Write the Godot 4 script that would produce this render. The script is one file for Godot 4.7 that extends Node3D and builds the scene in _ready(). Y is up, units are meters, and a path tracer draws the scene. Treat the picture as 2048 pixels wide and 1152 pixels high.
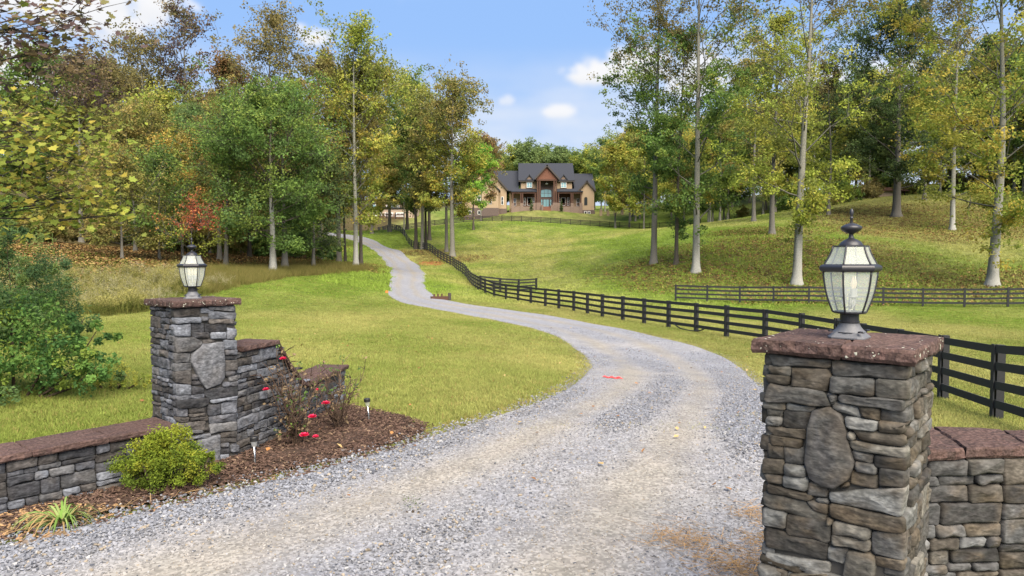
extends Node3D
# A stone gateway, a gravel drive curving up through meadows to a large house, autumn trees.
# World: x right, y up, z towards the viewer; "d" below is the distance in front of the gate viewpoint, d = -z.

const HILL_POINTS := [0.0847,0.1178,-27.05611,0.0947,0.1655,11.23428,0.1025,0.2137,-3.54255,0.0978,0.2621,8.1239,0.0839,0.3089,-0.31675,0.0693,0.3555,-0.98373,0.0536,0.4017,-0.09944,0.041,0.4488,7.40118,0.0245,0.4947,0.19547,0.0051,0.5396,7.52641,-0.015,0.584,-26.62764,-0.03071,0.625,22.48958,-0.0551,0.8,7.97172,-0.08278,0.95,-2.47252,-0.13558,1.13,25.75412,-0.1998,1.32,-95.75495,-0.33169,1.7,-22.42511,-0.22985,1.71,9.46314,-0.1167,1.7,4.10584,-0.02962,1.69,9.26806,0.09938,1.68,0.0991,0.19143,1.68,2.9273,0.27737,1.68,-4.03927,0.37108,1.66,-3.12477,0.45039,1.64,-10.92157,0.13479,0.56,1.35683,0.17914,0.54,-25.08803,0.22087,0.51,21.46066,0.27344,0.5,-9.13781,0.3378,0.47,0.45369,0.02499,0.71,-51.6373,0.25072,0.6,-3.74789,0.17792,0.66,10.29136,0.14918,0.72,32.84783,0.4016,0.57,-11.74028,0.58715,1.05,9.05241,0.60932,0.95,-25.33517,0.33377,0.88,8.84546,0.39421,1.12,3.39893,0.82274,1.35,-8.38988,0.47955,1.38,0.3822,0.69296,1.3,10.24425,-0.14851,0.65,16.97698,-0.18208,0.52,16.24777,-0.18995,0.57,-5.11945,-0.18132,0.72,11.86025,-0.23118,0.55,-17.5921,-0.09405,1.08,-15.51405,-0.08658,1.5,-4.05544,-0.21314,1.35,95.90738,0.1021,2.12,22.47956,-0.03592,2.05,21.0222,0.24843,2.05,-19.09159,-0.10329,2.05,-33.35312,-0.37812,2.08,7.33837,-0.18072,0.31,-32.51804,-0.17078,0.26,0.41443,-0.16932,0.37,28.15031,-0.32842,0.62,3.61585,-0.4684,0.75,-13.13731,-0.10961,0.86,-8.90027,-0.26115,1.28,-7.28373,-0.07233,0.44,-14.42845,0.02077,0.2,-32.68954,-0.06,0.02,-8.11552,-0.06,0.05,-6.59881,-0.06,0.08,-14.68683,-0.03,0.02,2.37364,-0.03,0.05,4.69286,-0.03,0.08,7.3103,0,0.02,-7.90239,0,0.05,-12.68999,0,0.08,-10.63719,0.025,0.02,8.18525,0.025,0.05,5.197,0.025,0.08,28.58329,0,0.11,-1.88639,-0.05,0.13,1.15543,0.04,0.11,25.79194,-0.09,0.08,19.57025,0.05,0.06,2.37319,-0.1,0.16,-7.75049,-0.04,0.22,28.80719,0.08,0.07,-11.39628,0,-0.15,3.42084,-0.25,-0.1,-0.9593,0.25,-0.1,0.00628,-0.4,0.15,-1.32952,-0.35,0.35,4.02661,-0.6,0.6,8.01816,-0.7,1.1,5.69066,-1.1,0.6,-1.59332,-0.8,1.7,1.79471,-1.2,2.2,-0.20698,0.4,0.2,1.55861,0.6,0.45,4.18267,0.75,0.8,10.34288,0.9,1.2,3.83366,0.8,1.6,3.7481,1.2,0.6,-2.86053,1.4,2,-0.14155,0.6,2,10.66844,0,2.6,3.1217,-0.4,2.6,-2.52784,0.6,2.8,-1.28393,-1.5,3,0.65977,1.5,3.2,0.16211,0,3.3,-0.42603,0.3,2.35,-5.06556]
const HILL_PLANE := [-5.89453,-2.4248,7.38179]
const NEAR_PILLAR_STONES := [[-0.27,1.559,0.005,1.559,0.001,1.512,-0.239,1.495],[0.007,1.558,0.303,1.563,0.301,1.497,0.008,1.477],[-0.269,1.487,-0.162,1.493,-0.164,1.456,-0.253,1.453],[-0.273,1.446,-0.168,1.45,-0.17,1.418,-0.265,1.419],[-0.152,1.491,-0.014,1.501,0.004,1.466,-0.013,1.41,-0.09,1.406,-0.16,1.414,-0.161,1.453],[0.004,1.469,0.173,1.477,0.17,1.411,0.001,1.405],[0.177,1.48,0.301,1.484,0.299,1.411,0.177,1.407],[-0.253,1.411,-0.017,1.4,0.006,1.349,-0.276,1.329,-0.274,1.36],[-0.012,1.399,0.027,1.396,0.026,1.361,0.006,1.352],[0.036,1.398,0.28,1.401,0.277,1.363,0.037,1.372],[-0.283,1.326,-0.183,1.331,-0.184,1.302,-0.283,1.298],[-0.178,1.33,-0.056,1.331,-0.061,1.314,-0.178,1.303],[0.012,1.364,0.11,1.354,0.128,1.315,0.011,1.331],[0.112,1.357,0.193,1.36,0.192,1.311,0.13,1.316],[0.196,1.358,0.292,1.36,0.289,1.318,0.195,1.312],[-0.266,1.294,-0.197,1.301,-0.199,1.265,-0.265,1.26],[-0.265,1.255,-0.199,1.262,-0.201,1.227,-0.265,1.225],[-0.19,1.299,-0.088,1.312,-0.068,1.3,-0.082,1.227,-0.193,1.225],[0.064,1.306,0.188,1.305,0.187,1.27,0.072,1.265],[0.192,1.307,0.295,1.312,0.305,1.302,0.283,1.272,0.191,1.27],[-0.272,1.214,-0.096,1.223,-0.088,1.19,-0.229,1.176],[-0.061,1.32,0.002,1.336,0.038,1.311,0.065,1.268,0.082,1.196,0.1,1.115,0.078,1.045,0.026,1,-0.019,0.995,-0.074,1.022,-0.094,1.086,-0.095,1.155,-0.082,1.244],[0.074,1.251,0.104,1.237,0.1,1.213,0.076,1.214],[0.086,1.262,0.287,1.264,0.284,1.223,0.126,1.218],[-0.254,1.174,-0.109,1.176,-0.115,1.141,-0.248,1.137],[0.079,1.207,0.3,1.208,0.292,1.178,0.209,1.175,0.092,1.179],[-0.26,1.135,-0.19,1.139,-0.189,1.08,-0.255,1.073],[-0.185,1.138,-0.102,1.143,-0.103,1.07,-0.183,1.061],[0.092,1.17,0.172,1.164,0.169,1.129,0.095,1.133],[0.178,1.163,0.308,1.176,0.294,1.126,0.179,1.12],[-0.277,1.063,-0.188,1.073,-0.187,1.013,-0.281,1.001],[-0.182,1.057,-0.091,1.062,-0.094,1.02,-0.182,1.009],[0.104,1.12,0.187,1.123,0.186,1.091,0.107,1.088],[-0.281,0.997,-0.189,0.998,-0.192,0.967,-0.256,0.958],[-0.187,1.006,-0.083,1.015,-0.078,0.987,-0.087,0.956,-0.188,0.958],[0.094,1.081,0.195,1.083,0.188,1.029,0.087,1.028],[0.2,1.117,0.298,1.118,0.295,1.059,0.197,1.047],[-0.078,1.002,-0.01,1.007,0.002,0.952,-0.082,0.942],[0.061,1.024,0.087,1.026,0.078,1.007,0.044,1.001],[-0.26,0.95,-0.058,0.938,-0.063,0.925,-0.25,0.919],[0.007,0.981,0.291,1.054,0.304,1.021,0.278,0.934,0.009,0.939],[-0.275,0.908,-0.09,0.911,-0.003,0.873,-0.007,0.834,-0.244,0.844,-0.279,0.866],[-0.091,0.915,-0.001,0.917,0.004,0.875,-0.053,0.88],[-0.049,0.932,0.005,0.938,0.003,0.923,-0.046,0.916],[-0.274,0.837,-0.17,0.842,-0.174,0.771,-0.275,0.765],[0.01,0.924,0.306,0.927,0.307,0.874,0.149,0.86,0.011,0.877],[-0.167,0.832,0.016,0.854,0.013,0.757,-0.173,0.746],[0,0.86,0.02,0.86,0.019,0.83,-0.001,0.827],[0.024,0.851,0.17,0.856,0.167,0.811,0.023,0.798],[0.175,0.843,0.318,0.877,0.312,0.799,0.294,0.757,0.175,0.759],[-0.262,0.753,-0.173,0.746,0.004,0.749,0.001,0.676,-0.261,0.666],[0.019,0.792,0.171,0.805,0.168,0.762,0.022,0.754],[0.006,0.731,0.084,0.743,0.076,0.679,0.005,0.682],[-0.26,0.63,-0.058,0.654,0.015,0.665,0.011,0.621,-0.171,0.58,-0.265,0.593],[0.084,0.738,0.177,0.751,0.19,0.717,0.187,0.661,0.068,0.624],[0.187,0.74,0.305,0.756,0.302,0.719,0.186,0.707],[-0.285,0.566,-0.17,0.575,-0.16,0.548,-0.289,0.508],[-0.156,0.575,0.007,0.613,0.007,0.585,-0.151,0.546]]
const FAR_PILLAR_STONES := [[-0.308,1.56,-0.049,1.555,-0.067,1.442,-0.311,1.442],[-0.05,1.514,0.077,1.491,0.064,1.459,-0.051,1.466],[-0.049,1.55,0.016,1.544,0.011,1.515,-0.042,1.517],[0.016,1.552,0.28,1.547,0.27,1.467,0.024,1.494],[0.023,1.47,0.292,1.445,0.286,1.386,0.022,1.404],[-0.308,1.431,-0.052,1.42,-0.052,1.376,-0.309,1.383],[-0.04,1.429,0.022,1.42,0.013,1.383,-0.044,1.387],[0.022,1.399,0.268,1.379,0.267,1.345,0.021,1.363],[-0.312,1.368,-0.154,1.372,-0.156,1.255,-0.322,1.269],[-0.147,1.367,-0.02,1.363,-0.025,1.284,-0.149,1.294],[-0.015,1.356,0.194,1.341,0.191,1.267,-0.017,1.284],[0.197,1.307,0.301,1.284,0.292,1.225,0.256,1.191,0.195,1.199],[-0.146,1.288,0.023,1.277,0.018,1.223,-0.136,1.237],[0.036,1.273,0.184,1.264,0.178,1.204,0.035,1.214],[-0.292,1.243,-0.135,1.245,-0.04,1.188,-0.073,1.142,-0.162,1.11,-0.287,1.115],[-0.039,1.207,0.085,1.201,0.084,1.176,-0.032,1.174],[-0.032,1.171,0.152,1.173,0.166,0.984,0.159,0.834,0.119,0.772,-0.024,0.746,-0.063,0.814,-0.156,1.008,-0.147,1.084],[0.161,1.194,0.299,1.173,0.289,1.089,0.159,1.102],[0.171,1.093,0.293,1.085,0.288,1.035,0.17,1.047],[0.173,1.04,0.302,1.027,0.298,0.986,0.173,0.997],[-0.31,1.11,-0.159,1.094,-0.164,1.014,-0.289,1.023,-0.311,1.046],[-0.297,1.013,-0.148,1.004,-0.149,0.939,-0.298,0.942],[-0.313,0.943,-0.157,0.94,-0.16,0.803,-0.315,0.848],[-0.153,0.907,-0.086,0.882,-0.095,0.843,-0.154,0.851],[-0.155,0.843,-0.071,0.823,-0.047,0.795,-0.155,0.802],[0.172,0.99,0.301,0.982,0.296,0.884,0.171,0.883],[0.171,0.883,0.268,0.874,0.263,0.834,0.17,0.836],[0.197,0.836,0.302,0.832,0.298,0.781,0.205,0.785],[0.141,0.782,0.301,0.778,0.297,0.73,0.14,0.739],[-0.316,0.825,-0.16,0.803,-0.162,0.714,-0.318,0.729],[-0.152,0.79,-0.04,0.753,-0.044,0.704,-0.157,0.713],[-0.04,0.742,0.301,0.738,0.299,0.636,0.007,0.635,-0.041,0.696],[-0.313,0.721,-0.041,0.704,-0.034,0.662,-0.303,0.684],[-0.303,0.679,0.008,0.652,-0.002,0.599,-0.076,0.578,-0.3,0.607],[0.017,0.629,0.29,0.625,0.28,0.596,0.023,0.606],[-0.32,0.607,-0.191,0.581,-0.193,0.511,-0.322,0.531],[-0.182,0.595,-0.014,0.579,-0.015,0.518,-0.18,0.535],[-0.18,0.529,-0.025,0.515,-0.029,0.488,-0.177,0.505],[-0.007,0.588,0.117,0.58,0.119,0.487,0.037,0.468,-0.005,0.492],[0.124,0.584,0.284,0.595,0.278,0.468,0.122,0.478],[-0.322,0.523,-0.174,0.497,-0.191,0.459,-0.318,0.479],[-0.166,0.5,-0.004,0.478,-0.005,0.445,-0.171,0.469],[0.007,0.473,0.281,0.456,0.277,0.383,0.003,0.411],[-0.292,0.462,-0.026,0.442,-0.034,0.356,-0.289,0.389],[0.01,0.406,0.28,0.377,0.275,0.297,0.011,0.314],[-0.294,0.382,-0.072,0.368,-0.048,0.342,-0.303,0.343],[-0.064,0.378,0.006,0.374,0.005,0.34,-0.056,0.349],[-0.272,0.321,0.018,0.313,0.017,0.28,-0.21,0.292],[-0.106,0.272,0.101,0.288,0.097,0.02,-0.005,0.001,-0.101,0.114],[0.115,0.294,0.284,0.287,0.274,0.229,0.114,0.249],[0.114,0.244,0.277,0.223,0.273,0.178,0.113,0.202],[0.117,0.193,0.194,0.185,0.193,0.148,0.116,0.159],[0.102,0.15,0.202,0.141,0.201,0.082,0.101,0.095],[0.211,0.156,0.294,0.144,0.292,0.079,0.21,0.093],[0.101,0.086,0.192,0.075,0.191,0.024,0.1,0.036],[0.097,0.037,0.256,0.018,0.255,-0.033,0.096,-0.022],[-0.303,0.303,-0.114,0.273,-0.109,0.149,-0.291,0.172],[-0.291,0.164,-0.101,0.106,-0.013,0.003,-0.168,-0.018,-0.293,0.06]]
const DRIVE_FENCE := [6.9,7.3,7.7,9.5,8.47,11.78,9.03,14.15,9.47,16.55,9.82,18.97,10.25,21.37,10.17,23.81,9.78,26.21,9.03,28.54,8.39,30.89,7.67,33.22,6.93,35.55,6.19,37.87,5.36,40.17,4.74,42.53,4.1,44.88,3.27,47.18,2.45,49.47,1.46,51.71,0.51,53.96,-0.47,56.19,-1.5,58.4,-2.36,60.69,-3.13,62.98,-3.47,65.38,-3.8,67.78,-4.14,70.18,-4.47,72.58,-4.81,74.98,-5.14,77.38,-5.48,79.78,-5.91,82.17,-6.35,84.55,-6.79,86.93,-7.23,89.32,-7.67,91.7,-8.11,94.09,-8.7,96.43,-9.39,98.76,-10.07,101.08,-10.76,103.41,-11.44,105.74,-12.12,108.06,-12.81,110.39,-13.49,112.71,-14.26,115.01,-15.04,117.31,-15.81,119.6,-16.59,121.9,-17.37,124.19,-18.15,126.49,-18.93,128.79,-19.71,131.08,-20.5,133.37,-21.29,135.66,-22.09,137.95,-22.89,140.24,-23.69,142.53,-24.48,144.82,-25.28,147.11,-26.08,149.4,-26.87,151.69,-27.67,153.98,-28.47,156.26,-29.27,158.55,-30.06,160.84,-30.86,163.13,-31.66,165.42,-32.46,167.71,-33.25,170]
const FAR_FENCE := [-33.64,172,-31.25,171.77,-28.85,171.55,-26.45,171.32,-24.05,171.09,-21.66,170.88,-19.26,170.67,-16.86,170.45,-14.46,170.24,-12.06,170.03,-9.67,169.77,-7.28,169.49,-4.88,169.22,-2.49,168.96,-0.09,168.78,2.31,168.59,4.71,168.41,7.11,168.22,9.51,168.04,11.92,168,14.33,168,16.74,168,19.15,168,21.55,168,23.96,168,26.37,168,28.76,167.8,31.11,167.3,33.47,166.8,35.82,166.3,38.17,165.76,40.5,165.17,42.84,164.59,45.18,164]
const PADDOCK_FENCE := [13.46,56,15.75,54.96,18.03,53.91,20.22,52.67,22.42,51.45,24.83,50.73,27.24,50.01,29.52,48.96,31.8,47.89,34.09,46.85,36.43,45.92,38.77,45]
const SHORT_FENCE := [-3,64,-1.17,66.33,0.66,68.67,2.5,71]

var rng := RandomNumberGenerator.new()
var wob := FastNoiseLite.new()
var grid_x := PackedFloat32Array()
var grid_d := PackedFloat32Array()
var grid_h := PackedFloat32Array()
var M := {}
var taken := {}
var drive_left := PackedVector2Array()
var drive_right := PackedVector2Array()
var drive_rows := {}
var unit_box: ArrayMesh
var triangles := 0


class Shape:
	var v := PackedVector3Array()
	var c := PackedColorArray()
	var k := PackedInt32Array()
	var tint := Color.WHITE

	func point(p: Vector3) -> int:
		v.append(p)
		c.append(tint)
		return v.size() - 1

	func tri(a: Vector3, b: Vector3, d: Vector3) -> void:
		var n := v.size()
		v.append(a); v.append(b); v.append(d)
		c.append(tint); c.append(tint); c.append(tint)
		k.append(n); k.append(n + 1); k.append(n + 2)

	func quad(a: Vector3, b: Vector3, d: Vector3, e: Vector3) -> void:
		var n := v.size()
		v.append(a); v.append(b); v.append(d); v.append(e)
		c.append(tint); c.append(tint); c.append(tint); c.append(tint)
		k.append_array(PackedInt32Array([n, n + 1, n + 2, n, n + 2, n + 3]))

	func box(at: Vector3, size: Vector3, turn := Basis.IDENTITY) -> Shape:
		var s := size / 2
		var p := []
		for q in 8:
			p.append(at + turn * Vector3(s.x if q & 1 else -s.x, s.y if q & 2 else -s.y, s.z if q & 4 else -s.z))
		for f in [[0, 1, 3, 2], [5, 4, 6, 7], [4, 0, 2, 6], [1, 5, 7, 3], [2, 3, 7, 6], [4, 5, 1, 0]]:
			quad(p[f[3]], p[f[2]], p[f[1]], p[f[0]])
		return self

	# a box with its edges along y and round the top chamfered
	func chamfer_box(at: Vector3, size: Vector3, e: float, turn := Basis.IDENTITY) -> Shape:
		var s := size / 2
		var o := [Vector2(-s.x + e, -s.z), Vector2(s.x - e, -s.z), Vector2(s.x, -s.z + e), Vector2(s.x, s.z - e), Vector2(s.x - e, s.z), Vector2(-s.x + e, s.z), Vector2(-s.x, s.z - e), Vector2(-s.x, -s.z + e)]
		var rings := []
		for l in [[-s.y, 0.0], [s.y - e, 0.0], [s.y, e]]:
			var r := []
			for q in o:
				var g: Vector2 = q * (1.0 - l[1] / maxf(s.x, s.z))
				r.append(at + turn * Vector3(g.x, l[0], g.y))
			rings.append(r)
		for l in 2:
			for q in 8:
				quad(rings[l][q], rings[l + 1][q], rings[l + 1][(q + 1) % 8], rings[l][(q + 1) % 8])
		for q in range(1, 7):
			tri(rings[2][0], rings[2][q + 1], rings[2][q])
			tri(rings[0][0], rings[0][q], rings[0][q + 1])
		return self

	# a polygon in the xy plane, pushed from z0 to z1 (convex or star-shaped round its middle)
	func plate(poly: PackedVector2Array, z0: float, z1: float) -> Shape:
		var n := poly.size()
		var t := Geometry2D.triangulate_polygon(poly)
		for q in range(0, t.size(), 3):
			var a := poly[t[q]]; var b := poly[t[q + 1]]; var d := poly[t[q + 2]]
			tri(Vector3(a.x, a.y, z1), Vector3(d.x, d.y, z1), Vector3(b.x, b.y, z1))
			tri(Vector3(a.x, a.y, z0), Vector3(b.x, b.y, z0), Vector3(d.x, d.y, z0))
		for q in n:
			var a := poly[q]; var b := poly[(q + 1) % n]
			quad(Vector3(a.x, a.y, z0), Vector3(a.x, a.y, z1), Vector3(b.x, b.y, z1), Vector3(b.x, b.y, z0))
		return self

	# a flat piece with four corners and a thickness downwards along its normal
	func slab(a: Vector3, b: Vector3, d: Vector3, e: Vector3, thick: float) -> Shape:
		var n := (b - a).cross(e - a).normalized()
		if n.y < 0:
			n = -n
		n *= -thick
		quad(a, b, d, e); quad(a + n, e + n, d + n, b + n)
		quad(a, a + n, b + n, b); quad(b, b + n, d + n, d); quad(d, d + n, e + n, e); quad(e, e + n, a + n, a)
		return self

	func tube(pts: PackedVector3Array, radii: PackedFloat32Array, sides: int) -> Shape:
		var n := pts.size()
		var first := v.size()
		var side := Vector3.RIGHT
		for q in n:
			var dir := (pts[mini(q + 1, n - 1)] - pts[maxi(q - 1, 0)]).normalized()
			if absf(dir.dot(side)) > 0.9:
				side = Vector3.FORWARD if absf(dir.z) < 0.8 else Vector3.UP
			side = (side - dir * dir.dot(side)).normalized()
			var up := dir.cross(side)
			for s in sides:
				var a := TAU * s / sides
				v.append(pts[q] + (side * cos(a) + up * sin(a)) * radii[q])
				c.append(tint)
		for q in n - 1:
			for s in sides:
				var a := first + q * sides + s
				var b := first + q * sides + (s + 1) % sides
				k.append_array(PackedInt32Array([a, a + sides, b, b, a + sides, b + sides]))
		v.append(pts[n - 1]); c.append(tint)
		for s in sides:
			k.append_array(PackedInt32Array([first + (n - 1) * sides + s, v.size() - 1, first + (n - 1) * sides + (s + 1) % sides]))
		return self

	# profile: Vector2(radius, height)
	func lathe(profile: Array, sides: int, at := Vector3.ZERO, turn := 0.0) -> Shape:
		var first := v.size()
		for p in profile:
			for s in sides:
				var a := TAU * s / sides + turn
				v.append(at + Vector3(cos(a) * p.x, p.y, sin(a) * p.x))
				c.append(tint)
		for q in profile.size() - 1:
			for s in sides:
				var a := first + q * sides + s
				var b := first + q * sides + (s + 1) % sides
				k.append_array(PackedInt32Array([a, b, a + sides, b, b + sides, a + sides]))
		return self

	func mesh(smooth := false) -> ArrayMesh:
		var a := []
		a.resize(Mesh.ARRAY_MAX)
		a[Mesh.ARRAY_VERTEX] = v
		a[Mesh.ARRAY_COLOR] = c
		a[Mesh.ARRAY_INDEX] = k
		if smooth:
			var t := SurfaceTool.new()
			t.create_from_arrays(a)
			t.generate_normals()
			return t.commit()
		var m := ArrayMesh.new()
		m.add_surface_from_arrays(Mesh.PRIMITIVE_TRIANGLES, a)
		return m


# ---------------------------------------------------------------- naming and placing

func numbered(called: String) -> String:
	var n: int = taken.get(called, -1) + 1
	taken[called] = n
	return called if n == 0 else "%s_%03d" % [called, n]


func tag(o: Node3D, label: String, category := "", group := "", kind := "") -> Node3D:
	if label: o.set_meta("label", label)
	if category: o.set_meta("category", category)
	if group: o.set_meta("group", group)
	if kind: o.set_meta("kind", kind)
	return o


func thing(called: String, label: String, category: String, at := Vector3.ZERO, turn := 0.0, group := "") -> Node3D:
	var o := Node3D.new()
	o.name = numbered(called)
	add_child(o)
	o.position = at
	o.rotation.y = turn
	return tag(o, label, category, group)


func put(called: String, s: Variant, m: Material, parent: Node3D, smooth := false) -> MeshInstance3D:
	var o := MeshInstance3D.new()
	o.name = called if parent != self else numbered(called)
	o.mesh = s.mesh(smooth) if s is Shape else s
	o.material_override = m
	parent.add_child(o, true)
	return o


func ground_at(x: float, z: float) -> Vector3:
	return Vector3(x, hill(x, -z), z)


func V(x: float, y: float) -> Vector2:
	return Vector2(x, y)


func pv2(a: Array) -> PackedVector2Array:
	var r := PackedVector2Array()
	for q in range(0, a.size(), 2):
		r.append(Vector2(a[q], a[q + 1]))
	return r


# ---------------------------------------------------------------- materials

func lin(r: float, g: float, b: float, a := 1.0) -> Color:
	var q := Color(r, g, b).linear_to_srgb()
	q.a = a
	return q


func noise_texture(kind: int, freq: float, octaves: int, lo: float, hi: float, size := 512, seed_ := 1) -> NoiseTexture2D:
	var n := FastNoiseLite.new()
	n.noise_type = kind
	n.seed = seed_
	n.frequency = freq
	n.fractal_octaves = octaves
	if octaves == 1: n.fractal_type = FastNoiseLite.FRACTAL_NONE
	if kind == FastNoiseLite.TYPE_CELLULAR:
		n.cellular_return_type = FastNoiseLite.RETURN_CELL_VALUE
	var t := NoiseTexture2D.new()
	t.width = size; t.height = size
	t.seamless = true
	t.noise = n
	var g := Gradient.new()
	g.set_color(0, Color(lo, lo, lo)); g.set_color(1, Color(hi, hi, hi))
	t.color_ramp = g
	return t


func material(r: float, g: float, b: float, rough := 0.85, opt := {}) -> StandardMaterial3D:
	var m := StandardMaterial3D.new()
	m.albedo_color = lin(r, g, b, opt.get("alpha", 1.0))
	m.roughness = rough
	m.metallic = opt.get("metal", 0.0)
	m.metallic_specular = opt.get("spec", 0.5)
	m.vertex_color_use_as_albedo = opt.get("tinted", false)
	if opt.has("alpha"): m.transparency = BaseMaterial3D.TRANSPARENCY_ALPHA
	if opt.has("map"):
		m.albedo_texture = opt.map
	if opt.has("bump"):
		m.heightmap_enabled = true
		m.heightmap_texture = opt.bump
		m.heightmap_scale = opt.depth
	if opt.has("map") or opt.has("bump"):
		m.uv1_triplanar = true
		m.uv1_world_triplanar = opt.get("world", false)
		m.uv1_scale = opt.get("scale", Vector3.ONE)
	if opt.has("over"):
		m.detail_enabled = true
		m.detail_albedo = opt.over
		m.detail_blend_mode = BaseMaterial3D.BLEND_MODE_MUL
		m.detail_uv_layer = BaseMaterial3D.DETAIL_UV_2
		m.uv2_triplanar = true
		m.uv2_world_triplanar = opt.get("world", false)
		m.uv2_scale = opt.get("over_scale", Vector3.ONE)
	if opt.has("back"):
		m.backlight_enabled = true
		m.backlight = Color(opt.back, opt.back, opt.back)
	return m


func make_materials() -> void:
	var SM := FastNoiseLite.TYPE_SIMPLEX_SMOOTH
	var CE := FastNoiseLite.TYPE_CELLULAR
	var PE := FastNoiseLite.TYPE_PERLIN
	var fine := noise_texture(SM, 0.05, 5, 0.62, 1.0, 512, 3)
	var soft := noise_texture(SM, 0.012, 5, 0.66, 1.0, 512, 4)
	var mild := noise_texture(SM, 0.012, 4, 0.88, 1.0, 512, 14)
	var cells := noise_texture(CE, 0.17, 1, 0.74, 1.0, 1024, 5)
	var grain := noise_texture(PE, 0.09, 3, 0.0, 1.0, 512, 6)
	var relief := noise_texture(SM, 0.02, 6, 0.0, 1.0, 512, 7)
	var blades := noise_texture(SM, 0.16, 3, 0.5, 1.0, 1024, 8)
	M.ground = material(1, 1, 1, 0.95, {"tinted": true, "map": blades, "world": true, "scale": Vector3(0.37, 0.37, 0.37), "over": soft, "over_scale": Vector3(0.083, 0.083, 0.083), "spec": 0.2})
	M.drive = material(1, 1, 1, 0.95, {"tinted": true, "map": cells, "world": true, "scale": Vector3(0.27, 0.27, 0.27), "bump": cells, "depth": 0.4, "over": mild, "over_scale": Vector3(0.31, 0.31, 0.31), "spec": 0.25})
	M.mulch = material(1, 1, 1, 0.95, {"tinted": true, "map": blades, "world": true, "scale": Vector3(1.3, 1.3, 1.3), "bump": relief, "depth": 2.0, "spec": 0.2})
	M.pebble = material(1, 1, 1, 0.9, {"tinted": true, "spec": 0.3})
	M.blade = material(1, 1, 1, 0.85, {"tinted": true, "back": 0.6, "spec": 0.1})
	M.leaf = material(1, 1, 1, 0.85, {"tinted": true, "back": 0.9, "spec": 0.15})
	M.dry_leaf = material(1, 1, 1, 0.95, {"tinted": true, "spec": 0.1})
	M.chip = material(1, 1, 1, 0.95, {"tinted": true, "spec": 0.15})
	M.stone = material(1, 1, 1, 0.88, {"tinted": true, "map": fine, "scale": Vector3(1.1, 2.2, 1.1), "bump": relief, "depth": 0.55, "over": soft, "over_scale": Vector3(2.3, 2.3, 2.3), "spec": 0.3})
	M.core = material(0.05, 0.047, 0.043, 0.95)
	# reddish flagstone with pale lichen spots of its own
	var lichen := noise_texture(SM, 0.035, 4, 0.0, 1.0, 512, 11)
	var lg := Gradient.new()
	lg.offsets = PackedFloat32Array([0.0, 0.42, 0.60, 0.68, 0.74, 1.0])
	lg.colors = PackedColorArray([Color(0.62, 0.62, 0.62), Color(0.85, 0.83, 0.82), Color(0.95, 0.93, 0.92), Color(0.9, 0.9, 0.9), Color(1, 1, 1), Color(1, 1, 1)])
	lichen.color_ramp = lg
	M.flag = material(1, 1, 1, 0.9, {"tinted": true, "map": lichen, "scale": Vector3(1.7, 1.7, 1.7), "bump": relief, "depth": 1.2, "over": fine, "over_scale": Vector3(2.9, 2.9, 2.9), "spec": 0.3})
	M.lichen = material(0.36, 0.36, 0.30, 0.95)
	M.bark = material(1, 1, 1, 0.95, {"tinted": true, "map": fine, "scale": Vector3(0.9, 0.25, 0.9), "bump": grain, "depth": 3.0, "spec": 0.2})
	M.fence = material(0.022, 0.024, 0.028, 0.75, {"map": fine, "scale": Vector3(0.7, 3.0, 0.7), "world": true})
	M.fence_old = material(0.024, 0.019, 0.016, 0.85, {"map": fine, "scale": Vector3(0.7, 3.0, 0.7), "world": true})
	M.iron = material(0.03, 0.03, 0.04, 0.45, {"spec": 0.5, "map": fine, "scale": Vector3(6, 6, 6)})
	M.iron_worn = material(0.16, 0.165, 0.185, 0.6, {"map": fine, "scale": Vector3(9, 9, 9), "spec": 0.5})
	M.lamp_glass = material(0.82, 0.88, 0.84, 0.12, {"alpha": 0.27, "spec": 0.22})
	M.bulb = material(0.95, 0.8, 0.6, 0.15, {"alpha": 0.6})
	M.candle = material(0.32, 0.33, 0.32, 0.6)
	M.stucco = material(0.31, 0.235, 0.16, 0.9, {"spec": 0.2})
	M.stucco_pale = material(0.36, 0.28, 0.215, 0.9, {"spec": 0.2})
	M.shingle = material(0.048, 0.053, 0.068, 0.85, {"map": fine, "scale": Vector3(0.5, 1.6, 1.6), "spec": 0.3})
	M.timber = material(0.10, 0.042, 0.024, 0.8, {"map": fine, "scale": Vector3(1.5, 0.3, 1.5)})
	M.cedar = material(0.21, 0.085, 0.05, 0.8, {"map": fine, "scale": Vector3(2.0, 0.3, 2.0)})
	M.veneer = material(1, 1, 1, 0.9, {"tinted": true, "map": cells, "scale": Vector3(0.12, 0.2, 0.12)})
	M.white_trim = material(0.66, 0.66, 0.65, 0.6)
	M.dark_trim = material(0.035, 0.028, 0.025, 0.7)
	M.window = material(0.03, 0.035, 0.04, 0.06, {"spec": 0.8})
	M.window_sky = material(0.16, 0.30, 0.34, 0.08, {"spec": 0.9})  # reflected sky painted into the glass as a teal colour
	M.red_paint = material(0.75, 0.03, 0.03, 0.8)
	M.petal = material(1, 1, 1, 0.7, {"tinted": true, "back": 0.4})
	M.black_plastic = material(0.015, 0.015, 0.016, 0.4)
	M.steel = material(0.55, 0.56, 0.57, 0.25, {"metal": 1.0})
	M.clear = material(0.7, 0.72, 0.72, 0.1, {"alpha": 0.3, "spec": 0.3})
	M.orange = material(0.8, 0.16, 0.03, 0.7)
	M.clay = material(1, 1, 1, 0.95, {"tinted": true, "map": blades, "world": true, "scale": Vector3(0.5, 0.5, 0.5), "spec": 0.1})


# ---------------------------------------------------------------- terrain

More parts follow.
